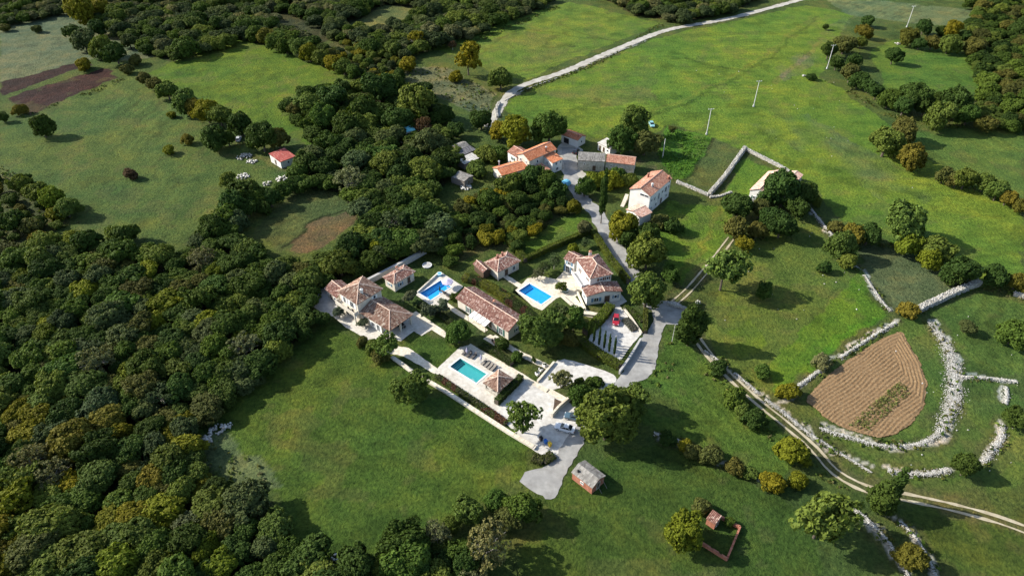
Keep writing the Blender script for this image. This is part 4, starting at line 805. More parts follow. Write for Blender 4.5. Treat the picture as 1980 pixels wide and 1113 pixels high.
# single trees that stand alone
S = [
 (80, 243, 50, 'd', None, 'lone dark tree in pale meadow near the brown ploughed strips'), (4, 226, 26, 'd', None, 'dark tree cut by the meadow edge below ploughed strips'),
 (253, 338, 30, 'r', 'bush', 'rusty brown bush alone in the pale meadow'), (362, 271, 26, 'o', 'bush', 'brown bush beside the hedgerow of the pale meadow'),
 (325, 291, 25, 'm', 'bush', 'yellow-green round bush alone in the pale meadow'), (332, 222, 18, 'y', 'bush', 'tiny yellow bush by the meadow hedgerow'),
 (163, 128, 32, 'y', 'bush', 'yellow bush between the two brown ploughed strips'), (38, 214, 26, 'o', 'bush', 'brown bush at the corner of the ploughed strip'),
 (795, 745, 84, 'l', 'round', 'round olive-green tree in the meadow by the estate wall'), (745, 672, 58, 'l', 'loose', 'loose leafy tree beside the villa garden path'),
 (1010, 812, 74, 'l', 'loose', 'loose broad-leaved tree at the gravel courtyard edge'), (886, 640, 62, 'g', 'tree', 'green garden tree between villa lawn and long house'),
 (1050, 638, 98, 'l', 'round', 'large olive-green tree at the end of the long house'), (1098, 652, 44, 'b', 'tree', 'brownish tree beside the clipped hedge and cypress row'),
 (1085, 735, 50, 's', 'loose', 'light grey-green tree on the gravel parking edge'), (1122, 766, 54, 'g', 'tree', 'dark garden shrub tree between parking and courtyard'),
 (1175, 815, 128, 'l', 'round', 'huge olive tree shading the parked cars'), (1216, 770, 92, 'l', 'round', 'large olive tree leaning over the asphalt road bend'),
 (1252, 562, 88, 'l', 'round', 'large round dense tree above the road junction'), (1297, 531, 42, 'g', 'round', 'small round tree behind the junction tree'),
 (1252, 490, 86, 'l', 'tree', 'broad pale green tree along the lane hedge'), (1205, 436, 66, 'y', 'tree', 'golden yellow tree in front of the farmhouse porch'),
 (1252, 452, 62, 'd', 'tree', 'dark tree behind the golden farmhouse tree'), (1131, 362, 44, 'g', 'round', 'clipped round tree on a bare trunk in the village yard'),
 (1225, 238, 72, 'l', 'round', 'tall upper olive tree behind the stone barn'), (1200, 272, 64, 'g', 'round', 'big tree half covering the white shed'), (1248, 275, 62, 'b', 'tree', 'brownish tree shading the barn end'),
 (1300, 252, 20, 'b', 'loose', 'thin sapling in the green field behind the barn'), (1400, 528, 96, 'l', 'loose', 'light green loose-crowned tree by the double dirt track'),
 (1478, 562, 42, 'g', 'round', 'small round tree in the shaded paddock'), (1595, 515, 30, 'd', 'tree', 'small dark tree with its own shadow beside the broken wall'),
 (1756, 600, 42, 'o', 'bush', 'yellow-brown bush at the meeting of dry-stone walls'), (1870, 630, 36, 'v', 'tree', 'small grey-green tree in the walled upper pasture'),
 (1962, 640, 66, 'g', 'tree', 'large green tree at the pasture edge'), (1968, 805, 56, 'd', 'tree', 'dark tree beside the white rubble wall'), (1868, 902, 58, 'd', 'tree', 'dark tree at the end of curving rubble wall'),
 (1525, 757, 44, 'y', 'bush', 'yellow bush by the ploughed teardrop field'), (1590, 700, 38, 's', 'bush', 'straw-coloured bush on the wall above the ploughed field'),
 (1530, 868, 72, 'm', 'tree', 'yellow-green tree beside the rutted track'), (1496, 932, 50, 'y', 'bush', 'golden bush on the rubble bank'), (1545, 930, 40, 'm', 'bush', 'green-yellow bush beside the golden bush'),
 (1590, 1005, 130, 'l', 'loose', 'large pale thin-leaved tree below the rutted track'), (1765, 1075, 66, 'o', 'tree', 'orange-brown tree between two stone walls'),
 (1325, 1022, 94, 'm', 'round', 'bright yellow-green tree against the brick ruin'), (1357, 980, 38, 'b', 'bush', 'brown shrub behind the ruin hut'), (1410, 1008, 22, 'g', 'bush', 'small green shrub on the ruin wall'),
 (1728, 108, 36, 'd', 'tree', 'lone dark tree inside the hedged green field'), (1597, 52, 14, 'd', 'tree', 'tiny dark tree by the field bank'), (1570, 150, 20, 'd', 'bush', 'low dark bush in the open green field'),
 (942, 1052, 112, 's', 'sparse', 'large grey-brown thin-leaved tree in the bottom copse'), (846, 1035, 62, 's', 'sparse', 'greyish thin-leaved tree in the bottom copse'),
 (905, 115, 66, 'y', 'loose', 'golden yellow tree at the edge of upper field'), (968, 150, 52, 'l', 'tree', 'olive tree where the gravel road bends'), (802, 195, 86, 'l', 'tree', 'broad light green tree in the middle wood'),
 (803, 78, 44, 'y', 'sparse', 'half-bare yellow tree on the upper field corner'), (788, 128, 36, 'y', 'bush', 'bright yellow shrub in the rough grass'), (880, 150, 30, 'y', 'bush', 'yellow shrub below the golden tree'),
 (875, 88, 20, 'r', 'sparse', 'half-bare reddish sapling on the upper field edge'), (505, 262, 72, 'd', 'tree', 'dark broad tree beside the red-roofed shed'), (590, 640, 40, 'd', 'tree', 'dark small tree at the meadow corner below villa'), (620, 612, 42, 'd', 'tree', 'dark small tree beside the paved turning circle'),
 (1000, 252, 76, 'm', 'tree', 'yellow-green tree behind the orange-roofed house'), (1062, 248, 76, 'g', 'tree', 'green tree between orange-roofed house and garage'), (962, 250, 46, 'y', 'tree', 'yellowish tree behind the dark shed'),
 (930, 228, 52, 'd', 'tree', 'dark evergreen tree by the old lane wall'), (862, 222, 42, 'd', 'round', 'rounded dark tree near the teal structure'), (820, 250, 44, 'r', 'sparse', 'purplish half-bare tree beside the teal structure'),
]
for x_, y_, w_, k_, pr, lb in S: px_tree(x_, y_, w_, k_, pr, None, lb)
px_tree(1168, 366, 22, 'd', 'cypress0', 2.4, 'tall narrow cypress beside the village lane', None, 'cypress', 'cypress')
px_tree(1742, 930, 36, 'd', 'cypress0', 1.3, 'dark cypress spire beside the rutted track', None, 'cypress', 'cypress')
px_tree(1705, 968, 78, 'd', 'conifer0', .9, 'broad dark conifer beside the rutted track', None, 'conifer', 'conifer')
px_tree(1336, 640, 72, 'd', 'conifer0', 1.2, 'dark conical conifer at the road junction', None, 'conifer', 'conifer')
for i in range(6):
    g = at(1137.5+i*9.8, 661+i*6.2); plant('cypress', 'cypress0', (g.x, g.y, -.03), .42, 3.1, tint('d', .1), 'slender young cypress in the row along the driveway', 'cypress', 'young cypresses along the driveway')
# hedgerows
row([(278, 150, 26, 'b'), (300, 163, 30, 'b'), (322, 172, 40, 'l'), (355, 195, 46, 'l'), (376, 206, 36, 'o'), (400, 216, 46, 'y'), (424, 222, 46, 'l'), (465, 242, 46, 'd'), (410, 266, 52, 'd'), (440, 268, 32, 'g'), (536, 265, 46, 'b')], 'in the hedgerow between the two upper meadows')
row([(140, 60, 34, 'd'), (160, 76, 46, 'v'), (196, 92, 42, 'l'), (222, 102, 40, 'd'), (186, 52, 36, 'd'), (248, 78, 30, 'v'), (198, 110, 18, 'd', 'bush'), (72, 57, 16, 'b', 'bush'), (10, 55, 18, 'b', 'bush'), (262, 118, 22, 'b', 'bush'), (245, 135, 22, 'b', 'bush'), (150, 14, 62, 'y'), (190, 14, 40, 'y')], 'on the rough ground above the brown strips')
row([(492, 62, 34, 'g'), (512, 70, 32, 'o'), (532, 78, 34, 'l'), (552, 86, 36, 'g'), (574, 92, 34, 'l'), (598, 102, 36, 'y'), (620, 110, 36, 'l'), (642, 120, 34, 'y'), (664, 127, 34, 'l'), (684, 136, 30, 'g'), (640, 108, 28, 'b')], 'in the hedgerow behind the bright upper meadow')
row([(640, 190, 60, 'd'), (600, 202, 52, 'l'), (626, 226, 52, 'g'), (575, 210, 38, 'b'), (668, 242, 56, 'd'), (735, 172, 62, 'd'), (770, 230, 60, 'd'), (700, 215, 60, 'd')], 'in the grove at the foot of the bright upper meadow')
row([(1678, 40, 24, 'd'), (1671, 60, 30, 'o'), (1666, 79, 26, 'l'), (1634, 85, 42, 'b'), (1603, 98, 32, 'd'), (1654, 116, 32, 'd'), (1618, 121, 28, 'd'), (1646, 138, 42, 'b'), (1660, 154, 34, 'd'), (1696, 176, 32, 'd'), (1719, 190, 38, 'g'), (1768, 187, 58, 'd'), (1750, 201, 42, 'd'), (1818, 193, 34, 'd'), (1847, 202, 62, 'd'), (1820, 222, 56, 'l'), (1872, 224, 44, 'g'), (1680, 165, 30, 'd'), (1790, 205, 40, 'd')], 'in the hedge round the enclosed green field')
row([(1760, 70, 38, 'o'), (1787, 52, 30, 'd'), (1842, 57, 32, 'y'), (1803, 83, 30, 'b'), (1837, 84, 38, 'l'), (1778, 85, 24, 'd'), (1820, 62, 20, 'd', 'bush'), (1865, 70, 22, 'd', 'bush')], 'in the far hedge above the enclosed green field')
row([(1716, 271, 62, 'l'), (1748, 250, 50, 'b'), (1735, 285, 44, 'l'), (1763, 304, 52, 'o'), (1826, 338, 34, 'b'), (1868, 345, 48, 'l'), (1850, 348, 34, 'b'), (1903, 354, 38, 'l'), (1930, 370, 42, 'l'), (1948, 382, 34, 'o'), (1975, 395, 32, 'o')], 'in the long hedge dividing the two green fields')
row([(1630, 476, 58, 'l'), (1652, 452, 46, 'o'), (1682, 450, 48, 'd'), (1750, 432, 82, 'l'), (1755, 468, 52, 'm'), (1812, 476, 62, 'l'), (1800, 502, 44, 'm'), (1862, 522, 62, 'd'), (1845, 530, 44, 'd'), (1922, 532, 50, 'd'), (1966, 545, 38, 'o'), (1640, 500, 36, 'l'), (1615, 440, 26, 'b', 'bush')], 'in the thick hedge above the walled pasture')
row([(1430, 396, 58, 'd'), (1424, 442, 52, 'b'), (1470, 402, 44, 'b'), (1512, 432, 58, 'd'), (1516, 368, 78, 'd'), (1560, 372, 54, 'd'), (1545, 400, 48, 'd'), (1490, 425, 50, 'd'), (1440, 470, 34, 'y'), (1578, 388, 24, 'l'), (1465, 445, 36, 'b')], 'clustered round the pink-roofed cottage')
row([(905, 985, 62, 'l'), (1008, 984, 66, 'g'), (960, 965, 46, 'g'), (985, 1000, 50, 'b'), (780, 1082, 92, 'g'), (815, 1095, 60, 'd'), (690, 1102, 82, 'd'), (900, 1092, 60, 'd'), (870, 1010, 40, 'l'), (735, 1100, 50, 'l')], 'in the copse below the drive mouth')
row([(1390, 712, 34, 'd', 'bush'), (1420, 770, 40, 'g', 'bush'), (1460, 812, 40, 'd', 'bush'), (1436, 795, 32, 'l', 'bush'), (1340, 875, 30, 'b', 'bush'), (1375, 880, 42, 'b', 'bush'), (1325, 862, 26, 'y', 'bush'), (1420, 905, 34, 'b', 'bush'), (1450, 915, 28, 'l', 'bush'), (1475, 720, 30, 'g', 'bush'), (1290, 850, 30, 'd', 'bush')], 'on the banks beside the rutted track')
row([(470, 368, 62, 'd'), (448, 392, 56, 'd'), (498, 378, 46, 'g'), (432, 418, 54, 'g'), (410, 442, 54, 'd'), (478, 400, 40, 'd'), (522, 382, 38, 'd'), (545, 366, 36, 'g'), (455, 425, 44, 'v'), (565, 356, 34, 'd'), (505, 402, 34, 'd', 'bush'), (440, 350, 30, 'l', 'bush'), (575, 330, 44, 'g'), (590, 310, 52, 'd')], 'in the dark belt from the red-roofed shed to the wood')
row([(40, 352, 40, 'l'), (68, 368, 44, 'l'), (98, 380, 48, 'm'), (125, 398, 46, 'l'), (112, 415, 34, 'y', 'bush'), (20, 425, 46, 'd'), (62, 440, 36, 'b', 'bush'), (75, 462, 30, 'o', 'bush'), (245, 460, 44, 'd', 'bush'), (222, 455, 34, 'l', 'bush')], 'in the thicket at the ragged meadow edge')
# woods
def wood_label(kind, k):
    return {'near': '%s tree crowded in the big wood beside the villa meadow', 'mid': '%s tree in the wood between villas and village', 'top': '%s tree in the far wood along the upper fields',
            'mix': '%s small tree on the scrubby slope below the far wood', 'east': '%s tree in the dense wood beside the enclosed green field', 'garden': '%s shrub tree in the overgrown gardens below the village', 'scrub': '%s thicket tree at the ragged edge of pale meadow'}[kind] % COLW[k]
CH = {'near': 'ggggggddddvvvllllmb', 'mid': 'gggddddllv', 'top': 'gvvgllsv', 'mix': 'llgybvl', 'east': 'bddggll', 'garden': 'lggdbydl', 'scrub': 'lldgob'}  # far wood draws on paler colours, haze painted into the leaves
cand = []
SPC = {'near': .56, 'mid': .60, 'top': .68, 'mix': 1.0, 'east': .68, 'garden': .72, 'scrub': 1.5}
EXC = [poly(q) for q in ([(655, 60), (740, 10), (800, 15), (820, 30), (760, 62)], [(780, 130), (860, 125), (960, 180), (940, 230), (860, 190), (790, 170)], [(500, 430), (560, 375), (640, 370), (692, 410), (600, 470), (560, 490), (490, 450)], [(600, 290), (640, 200), (660, 190), (640, 285)], [(510, 20), (600, 40), (700, 120), (640, 100), (540, 60)], [(880, 480), (990, 470), (1000, 500), (930, 530), (880, 520)])]
for P, cr, kind in WOODP:
    xs = [p[0] for p in P]; ys = [p[1] for p in P]; pts = []
    area = (max(xs)-min(xs))*(max(ys)-min(ys)); tries = int(area/(cr*cr)*18)
    for _ in range(tries):
        a, b_ = random.uniform(min(xs), max(xs)), random.uniform(min(ys), max(ys)); r = cr/2*(random.uniform(.72, 1.45) if kind in ('near', 'mid') else random.uniform(.68, 1.3))
        if not inpoly(np.array([a]), np.array([b_]), P)[0]: continue
        if any((a-q[0])**2+(b_-q[1])**2 < ((r+q[2])*SPC[kind])**2 for q in pts): continue
        if any(inpoly(np.array([a]), np.array([b_]), e)[0] for e in EXC): continue
        if any((a-q[0])**2+(b_-q[1])**2 < (max(r, q[2])*.9)**2 for q in PLANTED): continue
        pts.append((a, b_, r))
    for a, b_, r in pts:
        k = random.choice(CH[kind])
        if kind == 'near' and a < -58-.0*b_ and b_ < 110 and random.random() < .42: k = random.choice('yybbllom')
        dist = math.hypot(a, b_); vis = abs(a) < (b_*CT+CAMH*ST)*.75+7 and 50 < b_ < 440
        cand.append((r/math.hypot(dist, CAMH), a, b_, r, k, kind, vis))
cand.sort(reverse=True)
NTREE = 300-sum(1 for o in C.objects if o.name.startswith('broadleaf_tree') and o.type == 'EMPTY')
nb = 0; rest = []
LOWP = [crown_arrays(700+i, 20, .38, 700, .19, (1, 1, .85), .84, .8) for i in range(3)]
WKEYS = 'gdvlbsyom'
for s_, a, b_, r, k, kind, vis in cand:
    if not vis: continue
    hs = random.uniform(.62, .95) if kind != 'scrub' else .7
    if nb < NTREE:
        pr = 'tree%d' % random.randrange(6)
        if random.random() < .2: pr = random.choice(('round0', 'round1', 'loose0', 'sparse0', 'sparse1')); k = random.choice('svs') if pr[0] == 's' else k
        plant('broadleaf_tree', pr, (a, b_, -.05), r*1.12, hs, tuple(v*.88 for v in tint(k, .25)), wood_label(kind, k), 'tree', 'trees of the '+{'near': 'big wood', 'mid': 'middle wood', 'top': 'far wood', 'mix': 'scrubby slope', 'east': 'side wood', 'garden': 'overgrown gardens', 'scrub': 'meadow thicket'}[kind]); nb += 1
    else:
        rest.append((a, b_, r*1.12, hs, random.uniform(0, 6.28), (WKEYS.index(k) if k in WKEYS else 0)*3+random.randrange(3)))
# the rest of the wood: one mass, crowns set out on points
wc = bpy.data.collections.new('woodland_crowns')
for wi, wk in enumerate(WKEYS):
    leafmat('leaf_'+wk, False, PAL[wk])
    for pi in range(3):
        m_ = PROTO['tree%d' % (pi*2)][0].copy(); m_.materials[0] = M['leaf_'+wk]; wc.objects.link(bpy.data.objects.new('woodland_crown_%02d' % (wi*3+pi), m_))
me = bpy.data.meshes.new('woodland'); me.from_pydata([(q[0], q[1], -.05) for q in rest], [], [])
for nm, ty, i_ in (('rotz', 'FLOAT', 4), ('pick', 'INT', 5)): me.attributes.new(nm, ty, 'POINT').data.foreach_set('value', [q[i_] for q in rest])
me.attributes.new('scl', 'FLOAT_VECTOR', 'POINT').data.foreach_set('vector', [v for q in rest for e_ in (random.uniform(.82, 1.2),) for v in (q[2]*e_, q[2]/e_, q[2]*q[3])])
ng = bpy.data.node_groups.new('woodland', 'GeometryNodeTree'); ng.interface.new_socket('Geometry', in_out='INPUT', socket_type='NodeSocketGeometry'); ng.interface.new_socket('Geometry', in_out='OUTPUT', socket_type='NodeSocketGeometry')
N_ = ng.nodes; gi, go, ip, ci_ = N_.new('NodeGroupInput'), N_.new('NodeGroupOutput'), N_.new('GeometryNodeInstanceOnPoints'), N_.new('GeometryNodeCollectionInfo')
ci_.inputs['Collection'].default_value = wc; ci_.inputs['Separate Children'].default_value = True; ci_.inputs['Reset Children'].default_value = True; ip.inputs['Pick Instance'].default_value = True
def na(nm, ty): q = N_.new('GeometryNodeInputNamedAttribute'); q.data_type = ty; q.inputs['Name'].default_value = nm; return next(o for o in q.outputs if o.enabled and o.name == 'Attribute')
cx = N_.new('ShaderNodeCombineXYZ'); er = N_.new('FunctionNodeEulerToRotation'); K_ = ng.links
K_.new(na('rotz', 'FLOAT'), cx.inputs[2]); K_.new(cx.outputs[0], er.inputs[0]); K_.new(er.outputs[0], ip.inputs['Rotation']); K_.new(na('scl', 'FLOAT_VECTOR'), ip.inputs['Scale']); K_.new(na('pick', 'INT'), ip.inputs['Instance Index'])
K_.new(gi.outputs[0], ip.inputs['Points']); K_.new(ci_.outputs[0], ip.inputs['Instance']); K_.new(ip.outputs[0], go.inputs[0])
wo = tag(link('woodland', me, 'leaf'), 'continuous woodland canopy filling the woods round the fields', 'woodland', kind='stuff'); wo.modifiers.new('crowns', 'NODES').node_group = ng
print('trees', nb, 'rest', len(rest), 'cand', len(cand))
# undergrowth and rough grass tufts: nobody could count them
def scatter(name, polys, dens, size, cols, seed, thr=.42, nleafs=5):
    g = np.random.default_rng(seed); Vs = []; cs = []
    for P in polys:
        xs = np.array([p[0] for p in P]); ys = np.array([p[1] for p in P]); n_ = int((xs.max()-xs.min())*(ys.max()-ys.min())*dens)
        a = g.uniform(xs.min(), xs.max(), n_); b_ = g.uniform(ys.min(), ys.max(), n_); kk = inpoly(a, b_, P) & (vnoise(a, b_, 6, seed+1)*.7+g.random(n_)*.3 > thr)
        for L_, hw_ in LINES: kk &= segdist(a, b_, L_) > hw_+.4
        for Q_ in PAVED: kk &= ~inpoly(a, b_, Q_)
        Vs.append(np.c_[a, b_][kk])
    Q = np.concatenate(Vs); n_ = len(Q)*nleafs; Q = np.repeat(Q, nleafs, 0); sz = np.repeat(g.uniform(.5, 1.5, n_//nleafs), nleafs)*size
    an = g.uniform(0, 6.28, n_); rad_ = sz*g.uniform(0, .8, n_); c = np.c_[Q[:, 0]+np.cos(an)*rad_, Q[:, 1]+np.sin(an)*rad_, sz*g.uniform(.1, .75, n_)]
    nr = np.c_[np.cos(an)*.7, np.sin(an)*.7, np.ones(n_)*.8]+g.normal(size=(n_, 3))*.5; nr /= np.linalg.norm(nr, axis=1)[:, None]
    ta = np.cross(nr, g.normal(size=(n_, 3))); ta /= np.linalg.norm(ta, axis=1)[:, None]; tb = np.cross(nr, ta); l = (sz*g.uniform(.4, .8, n_))[:, None]
    V = np.stack([c-ta*l, c-tb*l*.6, c+ta*l, c+tb*l*.6], 1).reshape(-1, 3); cl = np.array(cols)[np.repeat(g.integers(0, len(cols), n_//nleafs), nleafs)]
    me = npmesh(name, V, np.arange(4*n_).reshape(-1, 4), g.random(n_), cl); return tag(link(name, me, 'leaf_tint'), kind='stuff')
def pp(px): return poly(px)
def strip(px, hw):
    L = smooth_line(poly(px), 3); A = []; B = []
    for i, p in enumerate(L):
        d = L[min(i+1, len(L)-1)]-L[max(i-1, 0)]; d.normalize(); A.append(Vector((p.x-d.y*hw, p.y+d.x*hw, 0))); B.append(Vector((p.x+d.y*hw, p.y-d.x*hw, 0)))
    return A+B[::-1]
EDGES = [strip(a_[0], 1.5) for a_, k_ in STONE[4:]]+[strip(q, 2.2) for q in ([(1590, 150), (1640, 175), (1700, 215), (1790, 240), (1880, 245)], [(1700, 290), (1780, 325), (1860, 355), (1980, 405)], [(270, 150), (340, 195), (400, 235), (470, 285)], [(480, 72), (560, 100), (690, 150)], [(40, 225), (120, 200), (240, 152)], [(1620, 480), (1700, 470), (1780, 505), (1860, 545), (1980, 560)], [(1400, 420), (1460, 460), (1540, 420)], [(1300, 640), (1290, 700), (1260, 740)], [(1355, 690), (1440, 790), (1560, 890), (1660, 950)], [(835, 95), (930, 75), (1090, 8)], [(1280, 48), (1160, 118), (1010, 175)], [(1150, 420), (1180, 490), (1222, 540)])]
tag(scatter('brambles', EDGES, .9, .5, [PAL['l'], PAL['b'], PAL['g'], (.12, .115, .05), PAL['d']], 75, .45), 'brambles and rough grass along walls and field edges', 'brambles')
g_ = np.random.default_rng(77); q_ = []
for P in [pp([(1700, 640), (1980, 580), (1980, 950), (1700, 930)]), pp([(1380, 480), (1560, 420), (1700, 600), (1400, 640)]), pp([(1300, 120), (1600, 140), (1900, 420), (1500, 320)])]:
    xs_ = [p.x for p in P]; ys_ = [p.y for p in P]; a_ = g_.uniform(min(xs_), max(xs_), 34); b_ = g_.uniform(min(ys_), max(ys_), 34); kk = inpoly(a_, b_, P); q_.append(np.c_[a_, b_, np.full(34, .06)][kk])
q_ = np.concatenate(q_); LOOSE_STONES = q_
tag(scatter('undergrowth', [pp(z_[0]) for z_ in WOODZ if z_[2] in ('garden', 'scrub', 'mix')]+[pp([(780, 130), (860, 130), (960, 180), (940, 230), (860, 190), (790, 170)]), pp([(380, 835), (440, 840), (520, 920), (540, 960), (470, 950), (390, 900)]), pp([(0, 330), (100, 380), (190, 470), (0, 480)])], .35, .55, [PAL['l'], PAL['b'], PAL['g'], (.10, .10, .045), PAL['e']], 71), 'tangled undergrowth and rough grass of the scrubby patches', 'undergrowth')
# ================================================================ hedges
def hedge(px, wd, h, cols, label, dens=60, leaf=.16):
    L = densify([Vector((p.x, p.y, 0)) for p in poly(px)], 1.0, False); g = np.random.default_rng(len(label)+int(px[0][0])); c0 = L[0]; t = tag(empty('hedge', c0), label, 'hedge')
    b = MB(); Vs = []; cl = []; nn_ = []
    for a, c in zip(L[:-1], L[1:]):
        d = c-a; ln = d.length; d.normalize(); s = Vector((-d.y, d.x, 0)); hw = wd/2*.7; hh = h*.82
        A = [a-s*hw-c0, c-s*hw-c0, c+s*hw-c0, a+s*hw-c0]; b.hexa(A, [q+Vector((0, 0, hh)) for q in A], .35)
        n_ = int(ln*(wd+2*h)*dens); u = g.uniform(-wd/2-h, wd/2+h, n_); v = g.uniform(0, ln, n_)
        lat = np.clip(u, -wd/2, wd/2)+g.normal(0, .06, n_); zz = np.where(np.abs(u) > wd/2, h-(np.abs(u)-wd/2), h)+g.normal(0, .08, n_)*1.0
        nv = np.where((np.abs(u) > wd/2)[:, None], np.outer(np.sign(u), np.array(s)), np.array([0, 0, 1.0])); nn_.append(nv)
        Vs.append(np.array(a-c0)+np.outer(v, np.array(d))+np.outer(lat, np.array(s))+np.outer(zz, [0, 0, 1]))
    b.build('stems', 'bark', t)
    pos = np.concatenate(Vs); k = len(pos); nr = np.concatenate(nn_)+g.normal(size=(k, 3))*.55; nr /= np.linalg.norm(nr, axis=1)[:, None]
    ta = np.cross(nr, g.normal(size=(k, 3))); ta /= np.linalg.norm(ta, axis=1)[:, None]; tb = np.cross(nr, ta); l = (leaf*g.uniform(.6, 1.3, k))[:, None]
    V = np.stack([pos-ta*l, pos-tb*l*.65, pos+ta*l, pos+tb*l*.65], 1).reshape(-1, 3)
    ci = (vnoise(pos[:, 0]+300, pos[:, 1]+300, 3, 4)*len(cols)*.999).astype(int)
    me = npmesh('foliage', V, np.arange(4*k).reshape(-1, 4), g.random(k), np.array(cols)[ci]); link('foliage', me, 'leaf_tint', t)
HG = [(.085, .115, .016), (.10, .125, .018), (.075, .10, .016)]
hedge([(1147, 453), (1180, 505), (1214, 548)], 1.5, 1.7, HG, 'long clipped hedge along the lane above the white house')
hedge([(1017, 505), (1060, 484), (1141, 450)], 1.3, 1.6, HG, 'clipped hedge closing the back of white house garden')
hedge([(982, 468), (1000, 488), (1017, 507)], 1.8, 1.5, HG, 'short clipped hedge beside the chimneyed annex')
hedge([(1180, 596), (1168, 612), (1150, 632), (1130, 646)], 2.4, 1.7, [(.09, .125, .016), (.105, .135, .018), (.08, .11, .016)], 'wide sunlit hedge beside the red car')
hedge([(1124, 664), (1160, 690), (1200, 712)], 2.2, 1.4, HG, 'leafy hedge under the row of young cypresses')
hedge([(960, 782), (1008, 733)], 1.3, 1.6, [(.036, .062, .014), (.046, .074, .016)], 'dark clipped hedge screening the gazebo from the courtyard')
hedge([(1248, 602), (1247, 645)], 1.0, 1.2, [(.07, .085, .018), (.085, .10, .02)], 'short yellow-green hedge by the driveway gate')
hedge([(1206, 594), (1220, 602), (1243, 622)], 1.8, .5, [(.05, .08, .014), (.06, .09, .016)], 'low clipped hedge bed beside the driveway')
hedge([(845, 728), (880, 752), (930, 785), (980, 820)], 1.5, .5, [(.07, .05, .028), (.06, .075, .02), (.10, .05, .03), (.05, .065, .018)], 'low reddish shrub border along the pool deck edge')
hedge([(896, 540), (925, 548), (960, 566), (1000, 596), (1030, 622)], 2.4, 1.6, [(.045, .068, .016), (.085, .04, .025), (.036, .054, .014), (.12, .13, .02)], 'mixed red and green shrub border between the two gardens')
hedge([(1208, 618), (1228, 640)], 2.0, .6, [(.08, .09, .07), (.10, .105, .085)], 'silvery lavender bed beside the driveway')
hedge([(810, 590), (850, 610), (900, 645)], 1.8, .8, [(.05, .07, .018), (.07, .08, .025), (.035, .05, .014)], 'shrub border below the first blue pool')
hedge([(930, 668), (960, 684), (990, 706)], 1.6, .8, [(.05, .075, .018), (.042, .062, .016)], 'shrub border between long house and pool deck')
hedge([(1030, 885), (1050, 893), (1070, 880)], 2.2, .7, [(.045, .07, .016), (.06, .07, .02)], 'rounded shrub bed at the drive mouth')
row([(830, 600, 34, 'e', 'loose'), (855, 592, 30, 'e', 'loose'), (790, 575, 28, 'e', 'loose'), (700, 625, 22, 'e', 'loose'), (655, 605, 24, 'e', 'loose')], 'silver olive in the villa garden', hs=.9, name='olive_tree')
row([(1052, 518, 26, 'v', 'sparse'), (1072, 508, 30, 'v', 'sparse'), (1040, 530, 24, 'e', 'sparse'), (1108, 480, 20, 'm', 'tree'), (1132, 470, 20, 'v', 'loose')], 'in the back garden of white house')
row([(880, 575, 18, 'd', 'bush'), (905, 595, 16, 'd', 'bush'), (1030, 645, 26, 'd', 'bush'), (972, 665, 26, 'd', 'bush'), (1000, 690, 22, 'g', 'bush'), (1033, 695, 12, 'd', 'loose'), (1135, 755, 34, 'd', 'bush'), (1150, 740, 30, 'g', 'bush'), (1085, 555, 22, 'l', 'loose'), (1120, 740, 20, 'd', 'bush'), (1110, 620, 50, 'g', 'loose'), (1085, 605, 34, 'v', 'loose'), (720, 670, 30, 'l', 'bush'), (700, 660, 22, 'b', 'bush'), (735, 690, 30, 'b', 'bush')], 'in the estate gardens round the pools')
row([(1030, 345, 50, 'd'), (1060, 350, 48, 'g'), (985, 352, 50, 'l'), (945, 385, 46, 'g'), (1075, 365, 44, 'd'), (1000, 385, 44, 'd'), (1130, 440, 30, 's'), (1220, 460, 40, 'd'), (1180, 350, 40, 'm', 'bush'), (1150, 350, 38, 'm', 'bush'), (1195, 340, 34, 'g', 'bush'), (1215, 350, 30, 'l', 'bush'), (1300, 440, 36, 'd', 'bush'), (1275, 430, 34, 'b', 'bush'), (920, 330, 36, 'l', 'bush'), (940, 300, 40, 'l', 'bush'), (965, 300, 34, 'g', 'bush'), (880, 250, 34, 'd')], 'in the village gardens')
# ================================================================ dry-stone walls
CUBE = np.array([(-1, -1, -1), (1, -1, -1), (1, 1, -1), (-1, 1, -1), (-1, -1, 1), (1, -1, 1), (1, 1, 1), (-1, 1, 1)])*.5
CF = np.array([(3, 2, 1, 0), (4, 5, 6, 7), (0, 1, 5, 4), (1, 2, 6, 5), (2, 3, 7, 6), (3, 0, 4, 7)])
def stones(name, pos, size, seed, parent, off, m='dry_stone'):
    g = np.random.default_rng(seed); k = len(pos); an = g.uniform(0, 6.28, k); sc = size[:, None, None]*g.uniform(.55, 1.25, (k, 1, 3))*np.array([1, .85, .7])
    V = (CUBE[None]+g.normal(0, .12, (k, 8, 3)))*sc; ti = g.normal(0, .35, k)
    x_, y_, z_ = V[..., 0], V[..., 1], V[..., 2]; y_, z_ = y_*np.cos(ti)[:, None]-z_*np.sin(ti)[:, None], y_*np.sin(ti)[:, None]+z_*np.cos(ti)[:, None]
    x_, y_ = x_*np.cos(an)[:, None]-y_*np.sin(an)[:, None], x_*np.sin(an)[:, None]+y_*np.cos(an)[:, None]
    V = np.stack([x_, y_, z_], -1)+(pos-np.array(off))[:, None, :]; F = (CF[None]+8*np.arange(k)[:, None, None]).reshape(-1, 4)
    me = npmesh(name, V.reshape(-1, 3), F, np.repeat(g.random(k), 6)); o = link(name, me, m, parent); o['kind'] = 'stuff'; return o
